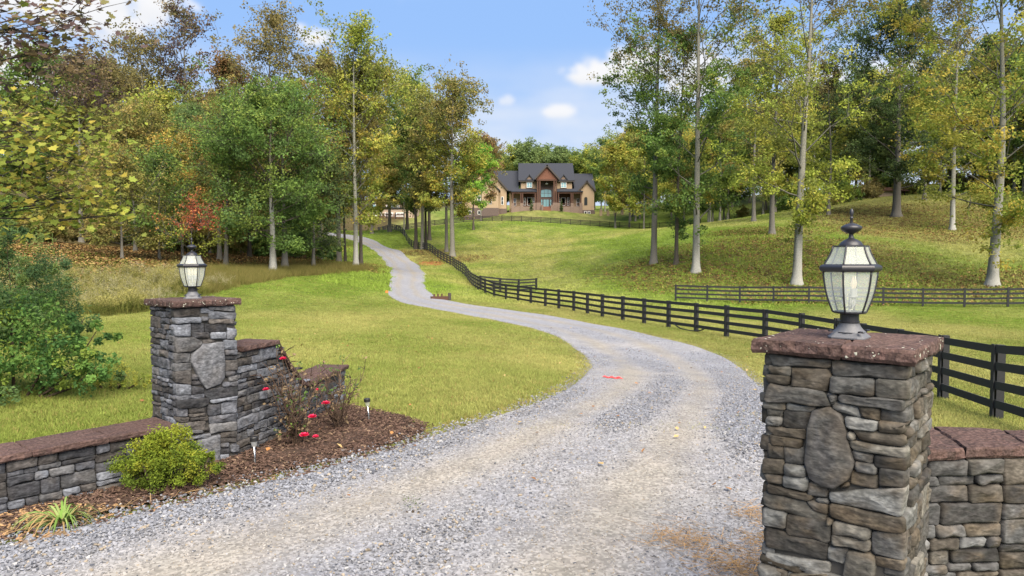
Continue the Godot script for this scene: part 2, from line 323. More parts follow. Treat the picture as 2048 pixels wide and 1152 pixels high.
func tps(x: float, d: float) -> float:
	x /= 100.0; d /= 100.0
	var s: float = HILL_PLANE[0] + HILL_PLANE[1] * x + HILL_PLANE[2] * d
	for q in range(0, HILL_POINTS.size(), 3):
		var a: float = x - HILL_POINTS[q]
		var b: float = d - HILL_POINTS[q + 1]
		var r := a * a + b * b
		if r > 1e-12:
			s += HILL_POINTS[q + 2] * r * log(r)
	return s


func hill(x: float, d: float) -> float:
	var i := clampi(grid_x.bsearch(x) - 1, 0, grid_x.size() - 2)
	var j := clampi(grid_d.bsearch(d) - 1, 0, grid_d.size() - 2)
	var u := clampf((x - grid_x[i]) / (grid_x[i + 1] - grid_x[i]), 0.0, 1.0)
	var w := clampf((d - grid_d[j]) / (grid_d[j + 1] - grid_d[j]), 0.0, 1.0)
	var n := grid_x.size()
	var p := j * n + i
	# the same two triangles as the mesh
	if u + w <= 1.0:
		return grid_h[p] + u * (grid_h[p + 1] - grid_h[p]) + w * (grid_h[p + n] - grid_h[p])
	return grid_h[p + n + 1] + (1.0 - u) * (grid_h[p + n] - grid_h[p + n + 1]) + (1.0 - w) * (grid_h[p + 1] - grid_h[p + n + 1])


func axis(lo: float, fine_lo: float, fine_hi: float, hi: float, step: float, grow: float) -> PackedFloat32Array:
	var left := PackedFloat32Array()
	var x := fine_lo
	var s := step
	while x > lo:
		s *= grow
		x -= s
		left.append(x)
	left.reverse()
	x = fine_lo
	while x < fine_hi:
		left.append(x)
		x += step
	s = step
	while x < hi:
		left.append(x)
		s *= grow
		x += s
	left.append(x)
	return left


func on_drive(x: float, d: float, margin := 0.0) -> bool:
	# distance test against the strip's cross sections
	for q in drive_rows.get(int(floor(d)), []):
		var a := drive_left[q]; var b := drive_right[q]; var a2 := drive_left[q + 1]; var b2 := drive_right[q + 1]
		if d < minf(minf(a.y, b.y), minf(a2.y, b2.y)) - margin or d > maxf(maxf(a.y, b.y), maxf(a2.y, b2.y)) + margin:
			continue
		var p := Vector2(x, d)
		if margin != 0.0:
			var e := (b - a).normalized() * margin
			a -= e; b += e; a2 -= e; b2 += e
		if Geometry2D.point_is_inside_triangle(p, a, b, b2) or Geometry2D.point_is_inside_triangle(p, a, b2, a2):
			return true
	return false


func lawn_tone(x: float, d: float) -> Color:
	var a := wob.get_noise_2d(x * 3.0, d * 1.2)
	var b := wob.get_noise_2d(x * 14.0 + 300.0, d * 9.0)
	var green := Color(0.160, 0.240, 0.036)
	var straw := Color(0.262, 0.265, 0.085)
	var t := clampf(0.46 + a * 1.3 + b * 0.6, 0.12, 1.0)
	var q := green.lerp(straw, t)
	return q * (1.0 + 0.22 * b)


func litter_at(x: float, d: float) -> float:
	# how thick the fallen leaves lie: under the trees on the right-hand hillside and in the woods on the left
	var s := 0.0
	for t in [[26.0, 61.0, 12.0], [18.0, 66.0, 9.0], [40.0, 57.0, 11.0], [15.0, 72.0, 8.0], [60.0, 95.0, 22.0], [59.0, 108.0, 14.0], [75.0, 75.0, 22.0], [-9.0, 104.0, 7.0], [-15.0, 112.0, 7.0], [-14.6, 64.0, 3.2], [-15.6, 70.0, 3.2], [-17.0, 78.0, 3.4], [-19.0, 88.0, 3.4], [30.0, 75.0, 16.0], [34.0, 92.0, 10.0]]:
		var r = Vector2(x - t[0], d - t[1]).length() / t[2]
		s = maxf(s, 1.0 - r * r)
	var wood := wood_line(d) - x
	if d > 30.0:
		s = maxf(s, clampf(wood / 6.0, 0.0, 1.0))
	return clampf(s * 1.3 + wob.get_noise_2d(x * 12.0, d * 12.0) * 0.6 * float(s > 0.0), 0.0, 1.0)


func wood_line(d: float) -> float:
	# x of the edge between lawn and wood on the left
	if d < 30.0: return -17.0 - (30.0 - d) * 0.0
	if d < 50.0: return lerpf(-17.0, -17.5, (d - 30.0) / 20.0)
	if d < 66.0: return lerpf(-17.5, -14.0, (d - 50.0) / 16.0)
	return lerpf(-15.5, -30.0, clampf((d - 66.0) / 64.0, 0.0, 1.0))


func build_ground() -> void:
	grid_x = axis(-330.0, -13.0, 13.0, 330.0, 0.5, 1.055)
	grid_d = axis(-60.0, 0.0, 40.0, 420.0, 0.5, 1.022)
	var nx := grid_x.size()
	for d in grid_d:
		for x in grid_x:
			grid_h.append(tps(x, d))
	var s := Shape.new()
	for j in grid_d.size():
		for i in nx:
			var x := grid_x[i]; var d := grid_d[j]
			s.v.append(Vector3(x, grid_h[j * nx + i], -d))
			var q := lawn_tone(x, d)
			var l := litter_at(x, d)
			if l > 0.0:
				var brown := Color(0.115, 0.082, 0.036).lerp(Color(0.075, 0.042, 0.025), clampf((wood_line(d) - x - 1.0) / 5.0, 0.0, 1.0) if d > 40.0 else 0.0)
				q = q.lerp(brown, l * 0.78)
			s.c.append(Color(q.r, q.g, q.b) * 1.6)
	for j in grid_d.size() - 1:
		for i in nx - 1:
			var p := j * nx + i
			s.k.append_array(PackedInt32Array([p, p + nx, p + 1, p + 1, p + nx, p + nx + 1]))
	tag(put("ground", s, M.ground, self, true), "grassy valley floor and hillsides of yellow-green turf", "ground", "", "structure")


# left and right edge of the gravel: x, d, x, d
const DRIVE := [-9.0, -3.5, 5.2, -6.0, -6.6, 1.4, 3.4, -1.0, -4.6, 3.7, 2.5, 1.6, -3.55, 4.7, 2.1, 2.9, -2.75, 5.45, 2.1, 3.9, -1.89, 6.3, 2.4, 5.2, -1.0, 7.4, 3.0, 7.0, -0.2, 8.55, 3.7, 9.3, 0.47, 9.75, 4.3, 11.3, 1.0, 11.5, 4.9, 13.3, 1.56, 14.8, 5.64, 16.06, 2.02, 18.7, 6.4, 18.9, 2.13, 21.4, 6.8, 22.0, 1.81, 24.3, 6.7, 25.0, 1.0, 27.8, 5.7, 28.3, -0.45, 32.0, 4.4, 33.0, -2.27, 35.5, 2.4, 38.4, -5.1, 41.0, -0.6, 43.6, -7.2, 44.2, -3.5, 47.2, -8.5, 47.7, -5.5, 50.4, -9.55, 53.2, -6.6, 54.8, -10.46, 59.0, -7.44, 60.2, -11.73, 65.3, -8.3, 66.5, -13.7, 76.0, -9.8, 77.2, -16.4, 89.8, -12.4, 92.0, -20.5, 105.3, -16.4, 106.5, -24.9, 119.6, -21.0, 121.5, -29.0, 128.0, -26.5, 131.5, -38.0, 134.0, -37.0, 138.0]


func spline(p: PackedVector2Array, t: float) -> Vector2:
	var q := clampi(int(t), 0, p.size() - 2)
	return p[q].cubic_interpolate(p[q + 1], p[maxi(q - 1, 0)], p[mini(q + 2, p.size() - 1)], t - q)


func lay_out_drive() -> void:
	var l := PackedVector2Array(); var r := PackedVector2Array()
	for q in range(0, DRIVE.size(), 4):
		l.append(Vector2(DRIVE[q], DRIVE[q + 1])); r.append(Vector2(DRIVE[q + 2], DRIVE[q + 3]))
	var rows := (l.size() - 1) * 10
	for q in rows + 1:
		var t := q / 10.0
		var a := spline(l, t); var b := spline(r, t)
		var e := (b - a).normalized()
		var far := clampf(a.y / 40.0, 0.2, 1.0)
		a += e * wob.get_noise_2d(a.x * 9.0, a.y * 9.0) * 0.45 * far
		b += e * wob.get_noise_2d(b.x * 9.0 + 99.0, b.y * 9.0) * 0.45 * far
		drive_left.append(a); drive_right.append(b)
	for q in drive_left.size() - 1:
		var c := [drive_left[q].y, drive_right[q].y, drive_left[q + 1].y, drive_right[q + 1].y]
		for k in range(int(floor(c.min() - 0.6)), int(floor(c.max() + 0.6)) + 1):
			if not drive_rows.has(k): drive_rows[k] = []
			drive_rows[k].append(q)


func track(u: float, d: float) -> float:
	# two wheel tracks across the drive, 0 outside and 1 in their middle
	var shift := 0.03 * sin(d * 0.21) - 0.02
	var w := 0.085
	return maxf(exp(-pow((u - 0.27 - shift) / w, 2.0)), exp(-pow((u - 0.66 - shift) / w, 2.0)))


func drive_tone(x: float, d: float, u: float) -> Color:
	var a := wob.get_noise_2d(x * 10.0, d * 10.0)
	var b := wob.get_noise_2d(x * 45.0, d * 45.0 + 70.0) * clampf(1.6 - d / 30.0, 0.15, 1.0)
	var grey := Color(0.315, 0.323, 0.358)
	var dust := Color(0.335, 0.308, 0.265)
	var t := clampf(track(u, d) * 0.7 + a * 0.6 + b * 0.4, 0.0, 0.9)
	var q := grey.lerp(dust, t) * (1.0 + 0.22 * b + 0.12 * a)
	return Color(q.r, q.g, q.b)


func build_drive() -> void:
	var s := Shape.new()
	var cols := 36
	for q in drive_left.size():
		for i in cols + 1:
			var u := float(i) / cols
			var p := drive_left[q].lerp(drive_right[q], u)
			var lift := 0.03 if i > 0 and i < cols else -0.02
			s.v.append(Vector3(p.x, hill(p.x, p.y) + lift, -p.y))
			var tone := drive_tone(p.x, p.y, u)
			if i == 0 or i == cols:
				tone = tone.lerp(Color(0.22, 0.18, 0.10), 0.6)
			s.c.append(tone)
	for q in drive_left.size() - 1:
		for i in cols:
			var p := q * (cols + 1) + i
			s.k.append_array(PackedInt32Array([p, p + cols + 1, p + 1, p + 1, p + cols + 1, p + cols + 2]))
	tag(put("driveway", s, M.drive, self, true), "curving light grey gravel driveway with tan wheel tracks", "driveway", "", "structure")


func scatter(called: String, label: String, category: String, m: Material, mesh: Mesh, places: Array, colors: PackedColorArray) -> void:
	var mm := MultiMesh.new()
	mm.transform_format = MultiMesh.TRANSFORM_3D
	mm.use_colors = true
	mm.mesh = mesh
	mm.instance_count = places.size()
	for q in places.size():
		mm.set_instance_transform(q, places[q])
		mm.set_instance_color(q, colors[q])
	var o := MultiMeshInstance3D.new()
	o.name = numbered(called)
	o.multimesh = mm
	o.material_override = m
	add_child(o)
	tag(o, label, category, "", "stuff")


func lump(seed_: int, squash: float, rings := 3, sides := 6, rough := 0.35) -> Shape:
	# an angular pebble of radius one
	var r := RandomNumberGenerator.new()
	r.seed = seed_
	var s := Shape.new()
	var pts := [[]]
	for i in rings:
		var row := []
		var lat := PI * (i + 1) / (rings + 1) - PI / 2
		for j in sides:
			var a := TAU * (j + r.randf_range(-0.25, 0.25)) / sides
			var k := r.randf_range(1.0 - rough, 1.0 + rough * 0.4)
			row.append(Vector3(cos(lat) * cos(a) * k, sin(lat) * squash * k, cos(lat) * sin(a) * k))
		pts.append(row)
	var low := Vector3(0, -squash, 0); var top := Vector3(r.randf_range(-0.2, 0.2), squash * 0.9, r.randf_range(-0.2, 0.2))
	for j in sides:
		s.tri(low, pts[1][j], pts[1][(j + 1) % sides])
		for i in range(1, rings):
			s.quad(pts[i][j], pts[i + 1][j], pts[i + 1][(j + 1) % sides], pts[i][(j + 1) % sides])
		s.tri(pts[rings][j], top, pts[rings][(j + 1) % sides])
	return s


# ---------------------------------------------------------------- stonework

const STONE_TONES := [[0.184, 0.179, 0.175], [0.248, 0.244, 0.239], [0.143, 0.138, 0.133], [0.097, 0.092, 0.087], [0.304, 0.304, 0.299], [0.184, 0.158, 0.129], [0.230, 0.216, 0.193], [0.129, 0.112, 0.092]]


# one rough stone on a wall face: outline in the face's own u, v; out = how far its face stands proud
func stone(outline: PackedVector2Array, out: float, tone: Color, at: Transform3D, parent: Node3D, cold := 0.0, back := 0.05, gap := 0.0025) -> void:
	var mid := Vector2.ZERO
	for p in outline: mid += p
	mid /= outline.size()
	var ring := PackedVector2Array()
	for q in outline.size():
		var a := outline[q]; var b := outline[(q + 1) % outline.size()]
		var n := clampi(int((b - a).length() / 0.065), 1, 5)
		for i in n:
			var p := a.lerp(b, float(i) / n)
			if i == 0 and outline.size() <= 6:
				# worn corners
				var before := outline[(q - 1 + outline.size()) % outline.size()]
				ring.append(p + ((before - p).limit_length(0.014)) * rng.randf_range(0.35, 1.0))
				ring.append(p + ((b - a).limit_length(0.014)) * rng.randf_range(0.35, 1.0))
			else:
				ring.append(p + Vector2(rng.randf_range(-1, 1), rng.randf_range(-1, 1)) * 0.004)
	var s := Shape.new()
	var n := ring.size()
	var salt := rng.randf() * 500.0
	var bulge := rng.randf_range(0.0, 0.012)
	# rim at the back, rim at the front, a rounded edge, then the split face in rings
	var levels := [[0.0, -back], [0.0, out * 0.3 - 0.006], [0.0035, out * 0.85 - 0.001], [0.011, out], [0.3, out], [0.58, out], [0.82, out]]
	for l in levels:
		for p in ring:
			var inward := mid - p
			var len := inward.length()
			var g: float = gap + (l[0] if l[0] < 0.1 else len * l[0])
			var q := p + inward / maxf(len, 0.001) * minf(g, len * 0.88)
			var z: float = l[1]
			if z > -back:
				z += wob.get_noise_3d(q.x * 420.0 + salt, q.y * 1500.0, salt) * 0.012 + wob.get_noise_3d(q.x * 1600.0, q.y * 4200.0 + salt, 9.0) * 0.006
				z += bulge * l[0]
			s.v.append(Vector3(q.x, q.y, z))
			var stain := clampf(wob.get_noise_3d(q.x * 500.0 + salt, q.y * 700.0, 40.0) * 1.6 * (1.0 - 0.85 * cold), -0.25, 0.6)
			s.c.append(tone.lerp(Color(0.19, 0.145, 0.095), maxf(stain, 0.0)) * (1.0 + 0.5 * wob.get_noise_3d(q.x * 1500.0, q.y * 2600.0, salt)))
	s.v.append(Vector3(mid.x, mid.y, out + bulge)); s.c.append(tone)
	for l in levels.size() - 1:
		for q in n:
			var a := l * n + q; var b := l * n + (q + 1) % n
			s.k.append_array(PackedInt32Array([a, a + n, b, b, a + n, b + n]))
	for q in n:
		s.k.append_array(PackedInt32Array([(levels.size() - 1) * n + q, s.v.size() - 1, (levels.size() - 1) * n + (q + 1) % n]))
	var o := put("stone", s, M.stone, parent, true)
	o.transform = at


func stone_tone(cold: float) -> Color:
	var t: Array = STONE_TONES[rng.randi() % STONE_TONES.size()]
	var k := rng.randf_range(0.72, 1.28)
	return Color(t[0] * k * lerpf(1.0, 0.95, cold), t[1] * k * lerpf(1.0, 1.04, cold), t[2] * k * lerpf(0.95, 1.28, cold))


func split_rect(r: Rect2, out: Array, wide: float, high: float) -> void:
	if r.size.y > high or (r.size.y > high * 0.55 and rng.randf() < 0.45 and r.size.y > 0.09):
		var f := rng.randf_range(0.3, 0.7)
		var h := r.size.y * f
		split_rect(Rect2(r.position, Vector2(r.size.x, h)), out, wide, high)
		split_rect(Rect2(r.position + Vector2(0, h), Vector2(r.size.x, r.size.y - h)), out, wide, high)
	elif r.size.x > wide or (r.size.x > r.size.y * 3.2 and rng.randf() < 0.55 and r.size.x > 0.16):
		var w := r.size.x * rng.randf_range(0.32, 0.68)
		split_rect(Rect2(r.position, Vector2(w, r.size.y)), out, wide, high)
		split_rect(Rect2(r.position + Vector2(w, 0), Vector2(r.size.x - w, r.size.y)), out, wide, high)
	else:
		out.append(r)


# a random bond that fills the face under the line top(u); at: face frame with +z outwards
func stone_face(parent: Node3D, at: Transform3D, u0: float, u1: float, v0: float, top: Callable, cold: float, wide := 0.34, high := 0.15) -> void:
	var vmax := 0.0
	for q in 9: vmax = maxf(vmax, top.call(lerpf(u0, u1, q / 8.0)))
	# broken first into blocks so that joints do not run through
	var rects := []
	var u := u0
	var blocks := maxi(1, int(round((u1 - u0) / 0.62)))
	var cut := [u0]
	for b in blocks - 1: cut.append(lerpf(u0, u1, (b + 1.0) / blocks) + rng.randf_range(-0.07, 0.07))
	cut.append(u1)
	for b in blocks:
		split_rect(Rect2(cut[b], v0, cut[b + 1] - cut[b], vmax - v0), rects, wide, high)
	for r: Rect2 in rects:
		var j := func(): return rng.randf_range(-0.008, 0.008)
		var a := Vector2(r.position.x, r.position.y); var b := Vector2(r.end.x, r.position.y)
		var ta := minf(r.end.y, top.call(r.position.x)); var tb := minf(r.end.y, top.call(r.end.x))
		if ta - a.y < 0.012 and tb - b.y < 0.012:
			continue
		ta = maxf(ta, a.y + 0.012); tb = maxf(tb, b.y + 0.012)
		var poly := PackedVector2Array([a + Vector2(j.call(), j.call()), b + Vector2(j.call(), j.call()), Vector2(b.x + j.call(), tb), Vector2(a.x + j.call(), ta)])
		stone(poly, rng.randf_range(0.006, 0.03), stone_tone(cold), at, parent, cold)


# a slab of flagstone lying flat: outline in x, z of the parent; rough broken rim
func flagstone(parent: Node3D, outline: PackedVector2Array, top: float, thick: float, called := "coping_slab", tilt: Variant = null) -> MeshInstance3D:
	var ring := PackedVector2Array()
	for q in outline.size():
		var a := outline[q]; var b := outline[(q + 1) % outline.size()]
		var n := maxi(1, int((b - a).length() / 0.045))
		for i in n:
			ring.append(a.lerp(b, float(i) / n) + Vector2(rng.randf_range(-1, 1), rng.randf_range(-1, 1)) * 0.004)
	var mid := Vector2.ZERO
	for p in ring: mid += p
	mid /= ring.size()
	var s := Shape.new()
	var rows := []
	var k := rng.randf_range(0.86, 1.14)
	var red := Color(0.175 * k, 0.115 * k, 0.103 * k)
	for l in [[0.010, -thick], [-0.002, -thick * 0.75], [0.0, -thick * 0.2], [0.008, 0.0], [0.4, 0.0]]:
		var r := []
		for p in ring:
			var d := mid - p
			var q: Vector2 = p + (d * l[0] if l[0] > 0.1 else d.normalized() * (l[0] + rng.randf_range(-0.005, 0.004)))
			var y: float = top + l[1] + rng.randf_range(-0.0025, 0.0025)
			if tilt != null: y += tilt.call(q)
			r.append(Vector3(q.x, y, q.y))
		rows.append(r)
	var n := ring.size()
	for l in rows.size() - 1:
		for q in n:
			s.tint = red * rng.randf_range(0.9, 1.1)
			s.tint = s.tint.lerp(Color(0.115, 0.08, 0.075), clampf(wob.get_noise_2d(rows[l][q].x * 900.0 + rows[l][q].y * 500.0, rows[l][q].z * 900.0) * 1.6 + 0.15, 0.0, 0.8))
			s.quad(rows[l][q], rows[l + 1][q], rows[l + 1][(q + 1) % n], rows[l][(q + 1) % n])
	s.tint = red
	var last: Array = rows[rows.size() - 1]
	var yc := top
	if tilt != null: yc += tilt.call(mid)
	for q in n:
		s.tri(last[q], Vector3(mid.x, yc, mid.y), last[(q + 1) % n])
		s.tri(rows[0][q], rows[0][(q + 1) % n], Vector3(mid.x, yc - thick, mid.y))
	return put(called, s, M.flag, parent)


func lichen_spots(parent: Node3D, half: float, top: float, thick: float, count: int) -> void:
	# crusts of pale lichen on the rim of the cap, each a thin irregular disc
	var s := Shape.new()
	for q in count:
		var side := rng.randi() % 4
		var u := rng.randf_range(-half, half)
		var onto := rng.randf() < 0.2
		var r := 0.002 + 0.008 * pow(rng.randf(), 2.0)
		var f := Transform3D(Basis(Vector3.UP, side * PI / 2), Vector3.ZERO)
		var at := f * (Vector3(u, top + 0.002, half - rng.randf() * 0.08) if onto else Vector3(u, top - rng.randf_range(0.1, 0.85) * thick, half + 0.001))
		var ax := f.basis.x
		var ay := f.basis.z if onto else Vector3.UP
		var nrm := Vector3.UP if onto else f.basis.z
		var pts := []
		for i in 7:
			var a := TAU * i / 7.0
			pts.append(at + (ax * cos(a) + ay * sin(a)) * r * rng.randf_range(0.5, 1.2))
		s.tint = Color(1, 1, 1)
		for i in 7:
			s.tri(at + nrm * 0.0015, pts[i], pts[(i + 1) % 7])
	put("lichen", s, M.lichen, parent).set_meta("kind", "stuff")


func gate_pillar(at: Vector3, turn: float, width: float, height: float, polys: Array, lowest: float, cold: float, label: String) -> Node3D:
	var o := thing("gate_pillar", label, "pillar", at, turn, "stone gate pillars")
	var body := height - 0.062
	put("core", Shape.new().box(Vector3(0, body / 2, 0), Vector3(width - 0.036, body, width - 0.036)), M.core, o)
	var h := width / 2
	var faces := []
	for q in 4:
		var b := Basis(Vector3.UP, q * PI / 2)
		faces.append(Transform3D(b, b * Vector3(0, 0, h - 0.012)))
	for p in polys:
		var pts := pv2(p)
		var box := Rect2(pts[0], Vector2.ZERO)
		for v in pts: box = box.expand(v)
		var c := box.get_center()
		for q in pts.size():
			pts[q] += Vector2(signf(pts[q].x - c.x) * 0.0055, signf(pts[q].y - c.y) * 0.006)
			pts[q].x = clampf(pts[q].x, -h - 0.012, h + 0.012)
			pts[q].y = minf(pts[q].y, body - 0.004)
			if box.position.y < 0.02: pts[q].y = maxf(pts[q].y, -0.06)
		var big := box.size.x * box.size.y > 0.045 and box.size.y > 0.25
		stone(pts, 0.035 if big else rng.randf_range(0.008, 0.03), stone_tone(cold) if not big else (Color(0.25, 0.26, 0.29) if cold > 0.5 else Color(0.175, 0.17, 0.165)), faces[0], o, cold)
	if lowest > 0.05:
		stone_face(o, faces[0], -h - 0.01, h + 0.01, -0.05, func(_u): return lowest, cold)
	for q in [1, 2, 3]:
		stone_face(o, faces[q], -h + 0.012, h - 0.012, -0.05, func(_u): return body - 0.004, cold, 0.3, 0.14)
	return o


func gate_cap(o: Node3D, half: float, top: float, seam: float) -> void:
	# two flagstones with a joint between them
	var e := half
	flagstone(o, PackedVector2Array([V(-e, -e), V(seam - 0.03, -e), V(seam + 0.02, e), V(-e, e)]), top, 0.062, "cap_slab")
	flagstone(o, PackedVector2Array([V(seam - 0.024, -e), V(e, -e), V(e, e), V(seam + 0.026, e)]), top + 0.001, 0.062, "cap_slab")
	lichen_spots(o, e, top, 0.062, 130)


# a straight length of stone wall between two ground points, face on the right-hand side seen from a to b
func wall_run(o: Node3D, a: Vector2, b: Vector2, thick: float, top: Callable, cold: float, with_back := true) -> void:
	var along := (b - a)
	var len := along.length()
	along /= len
	var out := Vector2(-along.y, along.x)
	var f := Transform3D(Basis(Vector3(along.x, 0, along.y), Vector3.UP, Vector3(out.x, 0, out.y)), Vector3(a.x, 0, a.y))
	var s := Shape.new()
	var n := 8
	for q in n:
		var u := len * q / n; var w := len * (q + 1) / n
		var poly := PackedVector2Array([V(u, -0.3), V(w, -0.3), V(w, top.call(w) - 0.005), V(u, top.call(u) - 0.005)])
		s.plate(poly, -thick + 0.022, -0.022)
	put("core", s, M.core, o).transform = f
	stone_face(o, f.translated_local(Vector3(0, 0, -0.008)), 0.0, len, -0.06, top, cold)
	if with_back:
		var g := Transform3D(Basis(-f.basis.x, Vector3.UP, -f.basis.z), f * Vector3(len, 0, -thick + 0.008))
		stone_face(o, g, 0.0, len, -0.06, func(u): return top.call(len - u), cold, 0.5, 0.2)


func wall_end(o: Node3D, a: Vector2, b: Vector2, top: float, cold: float) -> void:
	var along := (b - a)
	var len := along.length()
	along /= len
	var f := Transform3D(Basis(Vector3(along.x, 0, along.y), Vector3.UP, Vector3(-along.y, 0, along.x)), Vector3(a.x, 0, a.y))
	stone_face(o, f.translated_local(Vector3(0, 0, -0.008)), 0.0, len, -0.06, func(_u): return top, cold)


func coping_run(o: Node3D, a: Vector2, b: Vector2, thick: float, top: Callable, step: float, over := 0.05) -> void:
	var along := (b - a)
	var len := along.length()
	along /= len
	var out := Vector2(-along.y, along.x)
	var n := maxi(1, int(round(len / step)))
	for q in n:
		var u := len * q / n + 0.003; var w := len * (q + 1) / n - 0.003
		var p0 := a + along * u; var p1 := a + along * w
		var line := func(p: Vector2) -> float: return top.call((p - a).dot(along))
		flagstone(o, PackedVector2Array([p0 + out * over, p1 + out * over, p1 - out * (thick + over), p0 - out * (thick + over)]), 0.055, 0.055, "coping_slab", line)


func build_stonework() -> void:
	rng.seed = 77
	var near := gate_pillar(Vector3(1.537, 0.0, -3.10), deg_to_rad(-40.6), 0.57, 1.611, NEAR_PILLAR_STONES, 0.62, 0.12, "brown-grey stacked stone gate pillar with a large oval stone in its face")
	gate_cap(near, 0.32, 1.611, 0.03)
	var far := gate_pillar(Vector3(-3.092, 0.0, -6.60), deg_to_rad(48.9), 0.575, 1.588, FAR_PILLAR_STONES, 0.0, 0.85, "blue-grey stacked stone gate pillar beside the rose bushes")
	gate_cap(far, 0.327, 1.588, -0.05)
	# low roadside wall running towards the viewer from the far pillar
	var low := thing("garden_wall", "low grey stone wall with red flagstone coping behind the yellow-green shrub", "wall", Vector3(-3.85, 0, -5.13), 0.0, "stone gateway walls")
	var flat := func(_u): return 0.43
	wall_run(low, V(-2.4, 2.85), V(0.82, -1.01), 0.34, flat, 0.9)
	coping_run(low, V(-2.4, 2.85), V(0.80, -0.985), 0.34, func(_u): return 0.43, 0.56)
	# stepped wing wall on the drive side of the far pillar
	var wing := thing("garden_wall", "stepped stone wing wall sloping down behind the rose bushes", "wall", Vector3(-2.53, 0, -7.3), 0.0, "stone gateway walls")
	var p := [V(-0.19, 0.64), V(0.0, 0.0), V(0.09, -0.9), V(0.20, -2.15)]
	wall_run(wing, p[0], p[1], 0.34, func(_u): return 1.05, 0.8)
	var curve := func(u: float) -> float: return lerpf(0.44, 1.05, pow(clampf(1.0 - u / 0.78, 0.0, 1.0), 1.35))
	wall_run(wing, p[1], p[2], 0.34, curve, 0.8)
	wall_run(wing, p[2], p[3], 0.34, func(_u): return 0.44, 0.8)
	wall_end(wing, p[3], p[3] + V(-0.34, -0.03), 0.44, 0.8)
	coping_run(wing, p[0] + V(0.02, -0.06), p[1], 0.34, func(_u): return 1.05, 0.4)
	coping_run(wing, p[1], p[2] + V(0.0, 0.1), 0.34, curve, 0.13, 0.03)
	coping_run(wing, p[2], p[3] + V(0, -0.05), 0.34, func(_u): return 0.44, 0.66)
	# wall on the far side of the near pillar, leaving the frame
	var right := thing("garden_wall", "tall grey stone wall with brown flagstone coping joining the oval-stone pillar", "wall", Vector3(1.95, 0, -3.2), 0.0, "stone gateway walls")
	var tall := func(_u): return 1.02
	wall_run(right, V(-0.18, 0.02), V(0.85, -0.06), 0.36, tall, 0.35)
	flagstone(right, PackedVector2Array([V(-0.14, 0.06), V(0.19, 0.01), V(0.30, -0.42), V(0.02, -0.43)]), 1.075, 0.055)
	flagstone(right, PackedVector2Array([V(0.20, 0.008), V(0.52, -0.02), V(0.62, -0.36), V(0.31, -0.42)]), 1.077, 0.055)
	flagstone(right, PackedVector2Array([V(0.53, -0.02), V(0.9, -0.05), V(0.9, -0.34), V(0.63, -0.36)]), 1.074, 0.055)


# ---------------------------------------------------------------- lanterns

